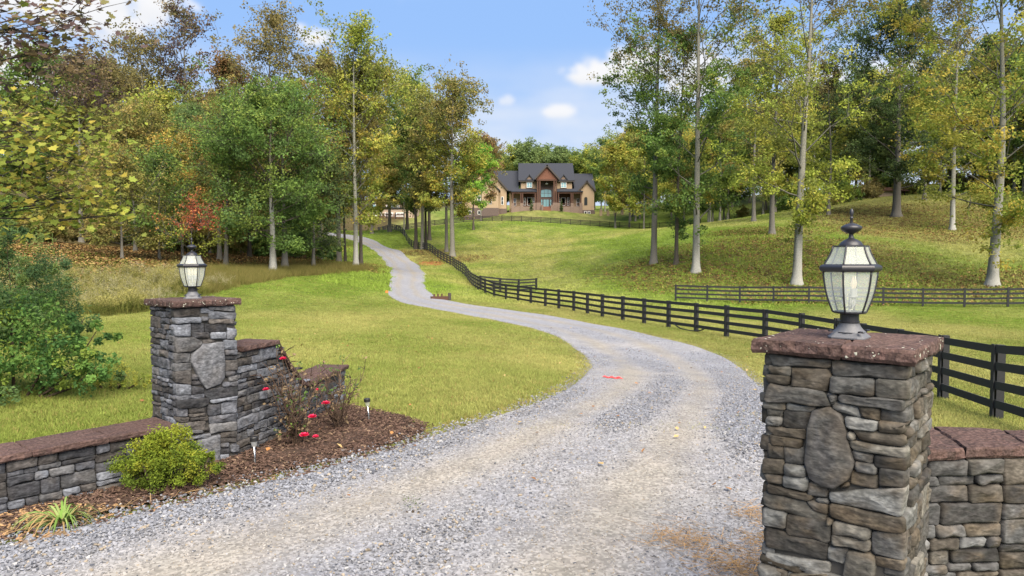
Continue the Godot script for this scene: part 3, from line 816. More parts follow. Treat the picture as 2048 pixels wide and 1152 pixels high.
func lantern(at: Vector3, turn: float, label: String) -> void:
	var o := thing("post_lantern", label, "lantern", at, turn, "lanterns on the gate pillars")
	var k := 0.000583           # one drawing unit
	var y := func(u: float) -> float: return (1065.0 - u) * k
	var prof := func(a: Array) -> Array:
		var r := []
		for q in range(0, a.size(), 2): r.append(Vector2(a[q] * k, y.call(a[q + 1])))
		return r
	# square foot with cut corners, fluted skirt, post
	var foot := Shape.new()
	foot.chamfer_box(Vector3(0, 25 * k, 0), Vector3(268, 50, 268) * k, 40 * k)
	var base := put("base_plate", foot, M.iron_worn, o)
	for q in 4:
		var a := PI / 4 + q * PI / 2
		put("bolt", Shape.new().lathe([Vector2(0.011, 0.0), Vector2(0.011, 0.007), Vector2(0.0, 0.009)], 6, Vector3(cos(a) * 0.088, 50 * k, sin(a) * 0.088)), M.iron, base)
	var skirt := Shape.new()
	var sides := 32
	for l in [[112, 1016], [96, 1000], [80, 978], [73, 958], [73, 950]]:
		for q in sides:
			var a := TAU * q / sides
			var r: float = l[0] * k * (1.0 + (0.05 if q % 2 == 0 else -0.02) * (1.0 if l[0] > 75 else 0.0))
			skirt.point(Vector3(cos(a) * r, y.call(l[1]), sin(a) * r))
	for l in 4:
		for q in sides:
			var a := l * sides + q; var b := l * sides + (q + 1) % sides
			skirt.k.append_array(PackedInt32Array([a, b, a + sides, b, b + sides, a + sides]))
	put("skirt", skirt, M.iron_worn, o, true)
	put("post", Shape.new().lathe(prof.call([70, 962, 70, 945, 75, 942, 75, 934, 68, 930, 68, 880, 118, 872, 124, 866, 124, 858, 0, 858]), 20), M.iron, o)
	var knob := put("set_screw", Shape.new().lathe([Vector2(0.006, 0), Vector2(0.006, 0.012), Vector2(0, 0.013)], 6), M.iron, o)
	knob.transform = Transform3D(Basis(Vector3.FORWARD, PI / 2), Vector3(68 * k, y.call(915), 0))
	# lower panes bulge outwards; the six ribs follow their corners
	var low_prof: Array = prof.call([122, 862, 140, 815, 160, 760, 176, 700, 188, 630, 195, 575, 197, 548])
	var up_prof: Array = prof.call([188, 490, 168, 455, 150, 420, 136, 385, 126, 352])
	for part in [["pane", low_prof], ["roof_pane", up_prof]]:
		for q in 6:
			var s := Shape.new()
			var a0 := TAU * q / 6.0; var a1 := TAU * (q + 1) / 6.0
			var pr: Array = part[1]
			for l in pr.size() - 1:
				var g := [pr[l], pr[l + 1]]
				s.quad(Vector3(cos(a0) * g[0].x, g[0].y, sin(a0) * g[0].x), Vector3(cos(a1) * g[0].x, g[0].y, sin(a1) * g[0].x), Vector3(cos(a1) * g[1].x, g[1].y, sin(a1) * g[1].x), Vector3(cos(a0) * g[1].x, g[1].y, sin(a0) * g[1].x))
			put(part[0], s, M.lamp_glass, o, true)
			var rib := PackedVector3Array(); var rr := PackedFloat32Array()
			for g in pr:
				rib.append(Vector3(cos(a0) * (g.x + 0.001), g.y, sin(a0) * (g.x + 0.001)))
				rr.append(0.0042)
			put("rib", Shape.new().tube(rib, rr, 6), M.iron, o, true)
	# brim, rounded, six-sided with softened corners
	put("brim", Shape.new().lathe(prof.call([190, 552, 205, 550, 222, 542, 230, 528, 230, 514, 222, 502, 205, 494, 186, 490, 182, 500, 186, 545, 190, 552]), 6), M.iron, o)
	put("lower_rim", Shape.new().lathe(prof.call([118, 866, 128, 866, 129, 858, 118, 858]), 6), M.iron, o)
	put("upper_rim", Shape.new().lathe(prof.call([120, 356, 131, 356, 131, 346, 84, 344, 84, 350]), 6), M.iron, o)
	put("dome", Shape.new().lathe(prof.call([86, 348, 84, 338, 70, 318, 48, 303, 28, 294, 20, 286, 17, 270, 17, 254, 24, 250]), 24), M.iron, o, true)
	put("disc", Shape.new().lathe(prof.call([20, 254, 48, 242, 70, 226, 77, 212, 72, 199, 48, 184, 22, 176, 11, 172]), 24), M.iron, o, true)
	put("finial", Shape.new().lathe(prof.call([11, 174, 10, 140, 14, 136, 14, 130, 9, 124, 9, 118, 13, 108, 15, 92, 12, 74, 5, 62, 0, 58]), 12), M.iron, o, true)
	# candle cluster inside
	put("stem", Shape.new().lathe(prof.call([12, 862, 9, 850, 9, 800, 16, 795, 9, 788, 9, 720, 0, 716]), 10), M.candle, o, true)
	for q in 3:
		var a := TAU * q / 3.0 + 0.45
		var dir := Vector3(cos(a), 0, sin(a))
		var r := 52 * k
		var arm := PackedVector3Array([Vector3(0, y.call(815), 0), dir * r * 0.5 + Vector3(0, y.call(832), 0), dir * r + Vector3(0, y.call(805), 0), dir * r + Vector3(0, y.call(752), 0)])
		var c := put("candle", Shape.new().lathe([Vector2(20 * k, y.call(752)), Vector2(26 * k, y.call(742)), Vector2(18 * k, y.call(738)), Vector2(18 * k, y.call(682)), Vector2(0, y.call(680))], 12, dir * r), M.candle, o)
		put("arm", Shape.new().tube(arm, PackedFloat32Array([0.004, 0.004, 0.004, 0.004]), 6), M.candle, c, true)
		put("bulb", Shape.new().lathe([Vector2(7 * k, y.call(680)), Vector2(14 * k, y.call(655)), Vector2(15 * k, y.call(640)), Vector2(10 * k, y.call(612)), Vector2(2 * k, y.call(582)), Vector2(0, y.call(578))], 12, dir * r), M.bulb, c, true)


# ---------------------------------------------------------------- fences

func sized(b: Basis, s: Vector3) -> Basis:
	return Basis(b.x * s.x, b.y * s.y, b.z * s.z)


func fence(called: String, label: String, pts: Array, m: Material, post_height := 1.32, deep := 0.14) -> void:
	var first := Vector3(pts[0], 0, -pts[1])
	first.y = hill(first.x, -first.z)
	var o := thing(called, label, "fence", first, 0.0, "four-board paddock fences")
	var n := pts.size() / 2
	var tops := []
	for q in n:
		var g := Vector3(pts[q * 2], 0, -pts[q * 2 + 1])
		g.y = hill(g.x, -g.z)
		tops.append(g)
	for q in n:
		var along: Vector3 = tops[mini(q + 1, n - 1)] - tops[maxi(q - 1, 0)]
		var yaw := atan2(-along.z, along.x)
		var b := Basis(Vector3.UP, yaw)
		var post := put("post", unit_box, m, o)
		var h := post_height + rng.randf_range(-0.02, 0.03)
		post.transform = Transform3D(sized(b.rotated(Vector3(rng.randf_range(-1, 1), 0, rng.randf_range(-1, 1)).normalized(), rng.randf() * 0.012), Vector3(0.12, h + 0.25, 0.12)), tops[q] - first + Vector3(0, h / 2 - 0.125, 0))
		# facing board over the joints
		var out := Vector3(-sin(yaw), 0, -cos(yaw))
		var view := Vector3(-tops[q].x, 0, -tops[q].z)
		if out.dot(view) < 0: out = -out
		var strip := put("batten", unit_box, m, o)
		strip.transform = Transform3D(sized(b, Vector3(0.13, h - 0.02, 0.022)), tops[q] - first + Vector3(0, h / 2 + 0.02, 0) + out * 0.106)
		if q == n - 1: break
		var a: Vector3 = tops[q]; var e: Vector3 = tops[q + 1]
		var run := e - a
		for k in 4:
			var up := [0.27, 0.60, 0.93, 1.23][k] as float
			var board := put("board", unit_box, m, o)
			var yj := Basis(run.normalized(), Vector3.UP, run.normalized().cross(Vector3.UP))
			yj.y = yj.z.cross(yj.x)
			board.transform = Transform3D(sized(yj, Vector3(run.length() - 0.006, deep, 0.026)).rotated(out, rng.randf_range(-0.005, 0.005)), (a + e) / 2 - first + Vector3(0, up + rng.randf_range(-0.012, 0.012), 0) + out * 0.078)


func build_fences() -> void:
	rng.seed = 5
	fence("board_fence", "long black four-board fence following the gravel drive up to the wood", DRIVE_FENCE, M.fence)
	fence("board_fence", "black board fence across the meadow behind the near lantern", PADDOCK_FENCE, M.fence)
	fence("board_fence", "short stub of black board fence branching off at the bend", SHORT_FENCE, M.fence)
	fence("board_fence", "weathered brown board fence below the mound of the house", FAR_FENCE, M.fence_old, 1.4, 0.17)
	# a hose left along the foot of the fence
	var hose := PackedVector3Array(); var r := PackedFloat32Array()
	for q in 14:
		var t := q / 13.0
		var x := lerpf(8.55, 7.75, t); var d := lerpf(30.0, 32.6, t)
		hose.append(Vector3(x, hill(x, d) + 0.03 + 0.24 * pow(absf(t - 0.5) * 2.0, 3.0), -d)); r.append(0.03)
	tag(put("drain_hose", Shape.new().tube(hose, r, 6), M.black_plastic, self, true), "black hose sagging along the foot of the drive fence", "hose")


# ---------------------------------------------------------------- leaves, trees and shrubs

const PALETTE := {
	"green": [[0.124, 0.203, 0.055], [0.160, 0.240, 0.059], [0.103, 0.167, 0.055], [0.204, 0.267, 0.062]],
	"yellow_green": [[0.295, 0.340, 0.062], [0.240, 0.294, 0.059], [0.368, 0.360, 0.074], [0.204, 0.231, 0.059]],
	"golden": [[0.30, 0.32, 0.07], [0.36, 0.34, 0.07], [0.24, 0.29, 0.06], [0.38, 0.31, 0.065], [0.20, 0.25, 0.05]],
	"olive": [[0.214, 0.214, 0.062], [0.260, 0.231, 0.074], [0.177, 0.194, 0.059], [0.295, 0.240, 0.080]],
	"russet": [[0.246, 0.168, 0.081], [0.223, 0.191, 0.077], [0.263, 0.156, 0.075], [0.194, 0.185, 0.073], [0.228, 0.209, 0.081]],
	"brown": [[0.205, 0.175, 0.075], [0.235, 0.205, 0.08], [0.18, 0.165, 0.068], [0.26, 0.215, 0.085]],
	"dark": [[0.078, 0.121, 0.047], [0.099, 0.148, 0.055], [0.069, 0.099, 0.045], [0.124, 0.167, 0.059]],
	"pine": [[0.086, 0.129, 0.067], [0.103, 0.156, 0.074], [0.073, 0.111, 0.062]],
	"light_pine": [[0.177, 0.240, 0.089], [0.149, 0.214, 0.080], [0.204, 0.267, 0.098]],
	"fire": [[0.424, 0.127, 0.075], [0.470, 0.197, 0.075], [0.401, 0.267, 0.075], [0.286, 0.267, 0.064]],
	"amber": [[0.465, 0.325, 0.082], [0.390, 0.325, 0.082], [0.326, 0.325, 0.082], [0.288, 0.298, 0.082]],
	"plum": [[0.13, 0.09, 0.09], [0.165, 0.125, 0.085], [0.11, 0.08, 0.078], [0.17, 0.16, 0.07], [0.20, 0.15, 0.08]],
	"shrub": [[0.22, 0.27, 0.035], [0.27, 0.29, 0.04], [0.17, 0.225, 0.032], [0.12, 0.17, 0.03]],
	"thicket": [[0.10, 0.20, 0.055], [0.14, 0.25, 0.06], [0.075, 0.155, 0.05], [0.22, 0.30, 0.06], [0.12, 0.19, 0.07]],
	"cedar": [[0.085, 0.15, 0.06], [0.11, 0.185, 0.07], [0.07, 0.125, 0.055], [0.16, 0.22, 0.07]],
	"bright": [[0.204, 0.379, 0.055], [0.277, 0.415, 0.059], [0.149, 0.286, 0.052]],
}


func leaf_tone(pal: Array, at: Vector3, salt: float) -> Color:
	var n := (wob.get_noise_3d(at.x * 14.0 + salt, at.y * 14.0, at.z * 14.0) + 0.5) + rng.randf_range(-0.42, 0.42)
	var c: Array = pal[clampi(int(n * pal.size()), 0, pal.size() - 1)]
	var k := rng.randf_range(0.8, 1.2)
	return Color(c[0] * k, c[1] * k, c[2] * k)


# count leaf blades spread through an ellipsoid
func leaf_cloud(s: Shape, at: Vector3, rad: Vector3, count: int, size: float, tone: Color, droop := 0.0, narrow := 0.55) -> void:
	for q in count:
		var dir := Vector3(rng.randfn(), rng.randfn(), rng.randfn()).normalized()
		var p := at + dir * rad * pow(rng.randf(), 0.45)
		var nrm := (Vector3(rng.randfn(), rng.randfn() + 0.75, rng.randfn()) + dir * 0.5).normalized()
		var t := nrm.cross(Vector3(rng.randfn(), rng.randfn(), rng.randfn())).normalized()
		t.y -= droop
		t = t.normalized()
		var b := nrm.cross(t).normalized()
		var l := size * rng.randf_range(0.65, 1.25)
		var k := rng.randf_range(0.82, 1.18)
		var c := Color(tone.r * k, tone.g * k, tone.b * k)
		var n := s.v.size()
		s.v.append(p - t * l * 0.5)
		s.v.append(p + b * l * narrow * 0.5 + nrm * l * 0.08)
		s.v.append(p + t * l * 0.5)
		s.v.append(p - b * l * narrow * 0.5 + nrm * l * 0.08)
		s.c.append(c); s.c.append(c); s.c.append(c); s.c.append(c)
		s.k.append(n); s.k.append(n + 1); s.k.append(n + 2); s.k.append(n); s.k.append(n + 2); s.k.append(n + 3)


func profile(kind: String, t: float) -> float:
	match kind:
		"poplar": return (0.45 + 0.55 * sin(PI * pow(t, 0.75))) * (1.0 if t < 0.8 else lerpf(1.0, 0.45, (t - 0.8) / 0.2))
		"round": return sqrt(maxf(0.05, 1.0 - pow(2.0 * t - 0.9, 2.0) * 0.8))
		"cone": return 1.0 - 0.88 * t
		"pine": return (0.75 + 0.25 * sin(t * 19.0)) * (1.0 - 0.7 * t)
	return 1.0


# kind: crown outline; h height; base: where the crown starts; r crown radius; tr trunk radius at breast height
func tree(called: String, label: String, x: float, d: float, o_: Dictionary) -> Node3D:
	var cfg := {"h": 22.0, "base": 0.3, "r": 4.0, "tr": 0.3, "kind": "poplar", "pal": "olive", "n": 6000, "size": 0.3, "limbs": 34, "lean": Vector2.ZERO, "puff": 0.85, "bark": Color(0.20, 0.19, 0.17), "white": 0.0, "cat": "tree", "group": "", "top": "", "sprigs": 0, "seed": 1}
	cfg.merge(o_, true)
	cfg.n *= 2.4
	cfg.size *= 0.92
	cfg.r *= 1.15
	rng.seed = hash(label) + int(x * 100) + cfg.seed
	var o := thing(called, label, cfg.cat, Vector3(x, hill(x, d), -d), 0.0, cfg.group)
	var h: float = cfg.h
	var pts := PackedVector3Array(); var rad := PackedFloat32Array()
	var tr: float = cfg.tr
	var bend := Vector2(rng.randfn(), rng.randfn()) * 0.012 * h
	var ph := rng.randf() * TAU
	var axis_at := func(t: float) -> Vector3:
		var w := sin(t * 5.0 + ph) * t * (1.0 - t * 0.4)
		return Vector3(cfg.lean.x * t * h + bend.x * w, t * h, cfg.lean.y * t * h + bend.y * w)
	var s := Shape.new()
	for q in 15:
		var t: float = [-0.012, 0.0, 0.012, 0.03, 0.07, 0.13, 0.2, 0.3, 0.4, 0.5, 0.6, 0.7, 0.8, 0.9, 0.98][q]
		pts.append(axis_at.call(t))
		rad.append(maxf(tr * (1.0 - 0.93 * pow(clampf(t, 0.0, 1.0), 0.9)) * (1.0 + 0.55 * exp(-maxf(t, 0.0) * h / 0.5)), 0.03))
	cfg.bark *= 1.15
	s.tint = cfg.bark
	s.tube(pts, rad, 9)
	if cfg.white > 0.0:
		# lower bole in pale, lichen-whitened bark with an uneven upper limit
		for q in s.v.size():
			var lim: float = cfg.white + wob.get_noise_3d(s.v[q].x * 60.0, s.v[q].y * 9.0, s.v[q].z * 60.0) * 5.0
			if s.v[q].y < lim: s.c[q] = Color(0.50, 0.50, 0.455)
			elif s.v[q].y < lim + 4.0: s.c[q] = Color(0.33, 0.335, 0.295)
	put("trunk", s, M.bark, o, true)
	# limbs, and on them the leaf clusters
	var wood := Shape.new()
	wood.tint = cfg.bark * 0.6
	var spots := []
	var base: float = cfg.base
	var conifer: bool = cfg.kind == "pine" or cfg.kind == "cone"
	var limbs: int = cfg.limbs if conifer else int(cfg.limbs * 0.62)
	for q in limbs:
		var t := lerpf(base, 0.96, pow((q + rng.randf()) / limbs, 0.92))
		var u := (t - base) / (1.0 - base)
		var from: Vector3 = axis_at.call(t)
		var az := rng.randf() * TAU if rng.randf() < 0.35 else q * 2.39996 + rng.randf_range(-0.7, 0.7)
		var reach: float = cfg.r * profile(cfg.kind, u) * rng.randf_range(0.55, 1.2)
		var steep: float = rng.randf_range(-0.12, 0.2) if conifer else deg_to_rad(lerpf(14.0, 62.0, u) + rng.randf_range(-14.0, 16.0)) if cfg.kind == "round" else deg_to_rad(lerpf(24.0, 66.0, u) + rng.randf_range(-14.0, 14.0))
		var dir := Vector3(cos(az) * cos(steep), sin(steep), sin(az) * cos(steep))
		var length := minf(reach / maxf(cos(steep), 0.45), reach * 1.7)
		if (t * h + dir.y * length) > h * 1.02: length *= 0.6
		var line := PackedVector3Array(); var rr := PackedFloat32Array()
		var thick := tr * 0.24 * (1.0 - 0.7 * u)
		var sag := Vector3(rng.randfn() * 0.06, rng.randf_range(-0.10, 0.12), rng.randfn() * 0.06) * length
		for i in 6:
			var f := i / 5.0
			line.append(from + dir * length * f + sag * f * (1.0 - f) * 3.0 + Vector3(rng.randfn(), rng.randfn(), rng.randfn()) * 0.02 * length * f)
			rr.append(maxf(thick * (1.0 - 0.85 * f), 0.012))
		wood.tube(line, rr, 4)
		var lush := rng.randf_range(0.45, 1.5)
		for i in [2, 3, 4, 5]:
			var p := line[i]
			if i > 2: spots.append([p, 0.7, lush])
			for side in 3 if i < 5 else 2:
				var away := (dir * 0.6 + Vector3(rng.randfn(), rng.randfn() * 0.7 + 0.15, rng.randfn()) * 0.75).normalized()
				var e := p + away * length * rng.randf_range(0.16, 0.42) + away * 0.25
				var m := (p + e) / 2 + Vector3(rng.randfn(), rng.randfn(), rng.randfn()) * 0.1
				wood.tube(PackedVector3Array([p, m, e]), PackedFloat32Array([rr[i] * 0.6 + 0.008, 0.015, 0.008]), 3)
				spots.append([m, 0.6, lush * 0.6])
				spots.append([e, 0.85, lush])
	for q in cfg.sprigs:
		# small leafy sprigs low on the bole
		var p: Vector3 = axis_at.call(rng.randf_range(base * 0.35, base))
		var e := p + Vector3(rng.randfn(), 0.1, rng.randfn()).normalized() * rng.randf_range(0.9, 1.9)
		wood.tube(PackedVector3Array([p, (p + e) / 2, e]), PackedFloat32Array([0.03, 0.02, 0.01]), 3)
		spots.append([e, 0.5, 0.6])
	put("branches", wood, M.bark, o, true)
	var crown := Shape.new()
	var pal: Array = PALETTE[cfg.pal]
	var alt: Array = PALETTE[cfg.top] if cfg.top else pal
	var each := int(ceil(float(cfg.n) / spots.size()))
	var salt := rng.randf() * 900.0
	for sp in spots:
		var p: Vector3 = sp[0]
		var use := alt if p.y / h > 0.68 + rng.randf_range(-0.12, 0.12) else pal
		var thin := 1.0
		if cfg.top and use == alt: thin = 0.55
		var puff: float = cfg.puff * sp[1] * rng.randf_range(0.75, 1.25)
		leaf_cloud(crown, p, Vector3(puff, puff * 0.7, puff), int(each * rng.randf_range(0.4, 1.6) * thin * sp[2]), cfg.size, leaf_tone(use, p + o.position, salt), 0.25 if cfg.kind == "poplar" else 0.0, 0.22 if cfg.kind == "pine" else 0.62)
	put("crown", crown, M.leaf, o)
	triangles += (crown.k.size() + wood.k.size()) / 3
	return o


const PLACES := {
	"left": [[0, "at the left edge of the frame"], [130, "behind the cedar"], [210, "behind the brownish tree with open purple top"], [270, "behind the broad yellow-brown tree"], [330, "behind the yellow-green tree"], [400, "behind the slender pine"], [500, "behind the russet tree"], [600, "behind the green forked tree"], [690, "beside the trunks at the bend"], [770, "behind the white trunk at the bend"], [3000, "beyond the top of the drive"]],
	"right": [[1260, "close to the right wing of the house"], [1330, "behind the leftmost meadow poplar"], [1400, "behind the pale straight poplar"], [1480, "right of the pale straight poplar"], [1570, "behind the yellowing poplar"], [1660, "behind the bent white-based poplar"], [1750, "left of the lone oak"], [1840, "behind the lone oak"], [1930, "behind the tall thin-topped poplar"], [3000, "behind the golden poplar at the edge"]],
	"back": [[760, "far left above the drive"], [900, "above the garage"], [1000, "above the left wing"], [1050, "above the left end of the main roof"], [1100, "above the portico"], [1150, "above the right end of the main roof"], [1220, "above the right wing"], [1320, "right of the house"], [3000, "far right behind the hill wood"]],
}
const RANKS := ["frontmost", "second", "third", "fourth", "fifth", "sixth", "seventh", "eighth", "ninth", "tenth", "eleventh", "twelfth", "thirteenth", "fourteenth", "fifteenth"]
var copied := {}


func copy_tree(src: Node3D, what: String, wood: String, x: float, d: float, k: float, turn: float, group: String, cat := "tree") -> void:
	var c: Node3D = src.duplicate()
	c.name = numbered(String(src.name).rstrip("0123456789").trim_suffix("_"))
	add_child(c)
	c.position = Vector3(x, hill(x, d), -d)
	c.rotation.y = turn
	c.scale = Vector3(k, k * rng.randf_range(0.92, 1.08), k)
	tag(c, "", cat, group)
	note_copy(c, what, wood)


func note_copy(c: Node3D, what: String, wood: String) -> void:
	var column := 1024.0 + 1365.0 * c.position.x / -c.position.z
	for p in PLACES[wood]:
		if column < p[0]:
			var key := [what, p[1]]
			if not copied.has(key): copied[key] = []
			copied[key].append(c)
			break


# says of each copy which one it is: kind, what it stands beside, and its row from the front
func label_copies() -> void:
	for key in copied:
		var all: Array = copied[key]
		all.sort_custom(func(a, b): return a.position.z > b.position.z)
		for q in all.size():
			all[q].set_meta("label", "%s %s%s" % [key[0], key[1], "" if all.size() == 1 else ", %s of these" % RANKS[mini(q, RANKS.size() - 1)]])


# a bush: leafy lobes on a few stems
func bush(called: String, label: String, cat: String, x: float, d: float, lobes: Array, n: int, size: float, pal: String, narrow := 0.6, m: Material = null, lean := 0.0) -> Node3D:
	rng.seed = hash(label)
	var o := thing(called, label, cat, Vector3(x, hill(x, d), -d))
	var stems := Shape.new()
	stems.tint = Color(0.09, 0.07, 0.05)
	var leafs := Shape.new()
	var vol := 0.0
	for l in lobes: vol += l[3] * l[3]
	var tones: Array = PALETTE[pal]
	for l in lobes:
		var c := Vector3(l[0], l[1], l[2])
		stems.tube(PackedVector3Array([Vector3(l[0] * 0.3, -0.03, l[2] * 0.3), c * Vector3(0.7, 0.5, 0.7), c + Vector3(0, l[3] * 0.5, 0)]), PackedFloat32Array([0.022, 0.015, 0.006]), 5)
		var clumps := maxi(3, int(26 * l[3] * l[3] / vol * lobes.size()))
		for q in clumps:
			var dir := Vector3(rng.randfn(), rng.randfn() * 0.9 + 0.25, rng.randfn()).normalized()
			var p: Vector3 = c + dir * l[3] * pow(rng.randf(), 0.3) * Vector3(1, l[4] if l.size() > 4 else 0.8, 1)
			if p.y < 0.06: p.y = 0.06 + rng.randf() * 0.1
			leaf_cloud(leafs, p, Vector3.ONE * l[3] * rng.randf_range(0.2, 0.36), int(n * l[3] * l[3] / vol / clumps), size, leaf_tone(tones, p * 6.0 + o.position, 5.0), 0.0, narrow)
	put("stems", stems, M.bark, o, true)
	put("foliage", leafs, m if m else M.leaf, o)
	return o


func rock(label: String, x: float, d: float, size: Vector3, tone: Color, sink := 0.35) -> void:
	rng.seed = hash(label)
	var s := lump(hash(label) % 9999, 0.62, 5, 9, 0.22)
	for q in s.v.size(): s.c[q] = tone
	for q in s.v.size(): s.v[q] = s.v[q] * size
	var o := put("fieldstone", s, M.stone, self)
	o.position = Vector3(x, hill(x, d) + size.y * (0.62 - sink), -d)
	o.rotation.y = rng.randf() * TAU
	tag(o, label, "rock", "tan stones along the mulch bed")


func path_light(label: String, x: float, d: float, tilt: float) -> void:
	var o := thing("path_light", label, "path light", Vector3(x, hill(x, d), -d), 0.0, "solar path lights in the mulch bed")
	o.rotation.z = tilt
	put("spike", Shape.new().tube(PackedVector3Array([Vector3(0, -0.08, 0), Vector3(0, 0.09, 0)]), PackedFloat32Array([0.008, 0.011]), 10), M.black_plastic, o, true)
	put("tube", Shape.new().tube(PackedVector3Array([Vector3(0, 0.08, 0), Vector3(0, 0.205, 0)]), PackedFloat32Array([0.0095, 0.0095]), 12), M.steel, o, true)
	put("lens", Shape.new().lathe([Vector2(0.012, 0.2), Vector2(0.024, 0.21), Vector2(0.031, 0.25), Vector2(0.033, 0.262)], 14), M.clear, o, true)
	put("head", Shape.new().lathe([Vector2(0.0, 0.258), Vector2(0.038, 0.258), Vector2(0.038, 0.292), Vector2(0.033, 0.298), Vector2(0.0, 0.3)], 16), M.black_plastic, o)


func rose_bush(label: String, x: float, d: float, canes: int, high: float, wide: float, blooms: Array) -> void:
	rng.seed = hash(label)
	var o := thing("rose_bush", label, "rose bush", Vector3(x, hill(x, d), -d), 0.0, "rose bushes before the wing wall")
	var leaves := Shape.new()
	for q in canes:
		var a := rng.randf() * TAU
		var out := Vector3(cos(a), 0, sin(a)) * wide * rng.randf_range(0.35, 1.0)
		var h := high * rng.randf_range(0.6, 1.08)
		var p := PackedVector3Array(); var r := PackedFloat32Array()
		var cane := Shape.new()
		cane.tint = Color(0.115, 0.08, 0.06) * rng.randf_range(0.8, 1.6)
		for i in 6:
			var f := i / 5.0
			p.append(Vector3(rng.randfn() * 0.012, -0.02, rng.randfn() * 0.012) + out * pow(f, 1.2) + Vector3(0, h * f, 0) + Vector3(rng.randfn(), 0, rng.randfn()) * 0.02)
			r.append(lerpf(0.0085, 0.003, f))
		cane.tube(p, r, 5)
		for i in range(1, 6):
			for j in 2:
				var e := p[i] + Vector3(rng.randfn(), rng.randf_range(0.2, 1.2), rng.randfn()).normalized() * rng.randf_range(0.06, 0.2)
				cane.tube(PackedVector3Array([p[i], (p[i] + e) / 2 + Vector3(0, 0.01, 0), e]), PackedFloat32Array([0.004, 0.003, 0.0018]), 4)
				if rng.randf() < 0.34:
					var dry := rng.randf() < 0.62
					leaf_cloud(leaves, e, Vector3.ONE * 0.045, rng.randi_range(3, 7), 0.042, Color(0.27, 0.2, 0.12) if dry else leaf_tone(PALETTE.green, e, 0.0))
		put("cane", cane, M.bark, o, true)
	put("foliage", leaves, M.leaf, o)
	for b in blooms:
		var f := Node3D.new()
		f.name = "bloom"
		o.add_child(f, true)
		f.position = Vector3(b[0], b[1], b[2])
		for ring in [[0.010, 5, 2.2], [0.020, 6, 1.0], [0.024, 6, 0.35]]:
			for i in ring[1]:
				var a: float = TAU * (i + 0.3 * ring[2]) / ring[1]
				var out := Vector3(cos(a), ring[2], sin(a)).normalized()
				var side := Vector3(-sin(a), 0, cos(a))
				var s := Shape.new()
				s.tint = Color(0.72, 0.02, 0.10) * rng.randf_range(0.75, 1.2)
				var k: float = b[3]
				var m: Vector3 = out * ring[0] * k
				var e: Vector3 = out * (ring[0] + 0.022) * k
				s.quad(Vector3.ZERO, m - side * 0.014 * k, e, m + side * 0.014 * k)
				s.quad(m - side * 0.014 * k, e - side * 0.009 * k - Vector3(0, 0.004, 0), e + side * 0.009 * k, m + side * 0.014 * k)
				put("petal", s, M.petal, f)


func grass_clump(label: String, x: float, d: float, blades: int, len: float) -> void:
	rng.seed = hash(label)
	var o := thing("lily_clump", label, "plant", Vector3(x, hill(x, d) + 0.02, -d))
	for q in blades:
		var a := rng.randf() * TAU
		var dir := Vector3(cos(a), 0, sin(a))
		var side := Vector3(-sin(a), 0, cos(a))
		var l := len * rng.randf_range(0.6, 1.15)
		var s := Shape.new()
		var dry := rng.randf() < 0.2
		s.tint = (Color(0.30, 0.21, 0.10) if dry else Color(0.13, 0.22, 0.05).lerp(Color(0.22, 0.27, 0.10), rng.randf())) * rng.randf_range(0.8, 1.15)
		var rows := []
		var lift := rng.randf_range(0.35, 0.8)
		for i in 7:
			var f := i / 6.0
			var p := dir * (0.02 + l * f * 0.8) + Vector3(0, l * lift * (f * 1.9 - 1.75 * f * f) - 0.02 * float(i == 0), 0)
			var w := 0.0065 * (1.0 - pow(f, 2.5)) + 0.001
			rows.append([p - side * w, p + side * w + Vector3(0, 0.003, 0)])
		for i in 6: s.quad(rows[i][0], rows[i + 1][0], rows[i + 1][1], rows[i][1])
		put("leaf_blade", s, M.blade, o)


# the tree beside the gate whose trunk stands outside the frame: limbs with large lobed leaves
func lobed_leaf(size: float, tone := Color.WHITE) -> ArrayMesh:
	var o := [V(0, -0.5), V(0.10, -0.34), V(0.46, -0.30), V(0.34, -0.06), V(0.50, 0.20), V(0.24, 0.20), V(0.0, 0.5), V(-0.24, 0.20), V(-0.50, 0.20), V(-0.34, -0.06), V(-0.46, -0.30), V(-0.10, -0.34)]
	var s := Shape.new()
	s.tint = tone
	for q in o.size():
		var a: Vector2 = o[q] * size; var b: Vector2 = o[(q + 1) % o.size()] * size
		s.tri(Vector3.ZERO, Vector3(a.x, absf(a.x) * 0.22, a.y), Vector3(b.x, absf(b.x) * 0.22, b.y))
	return s.mesh()


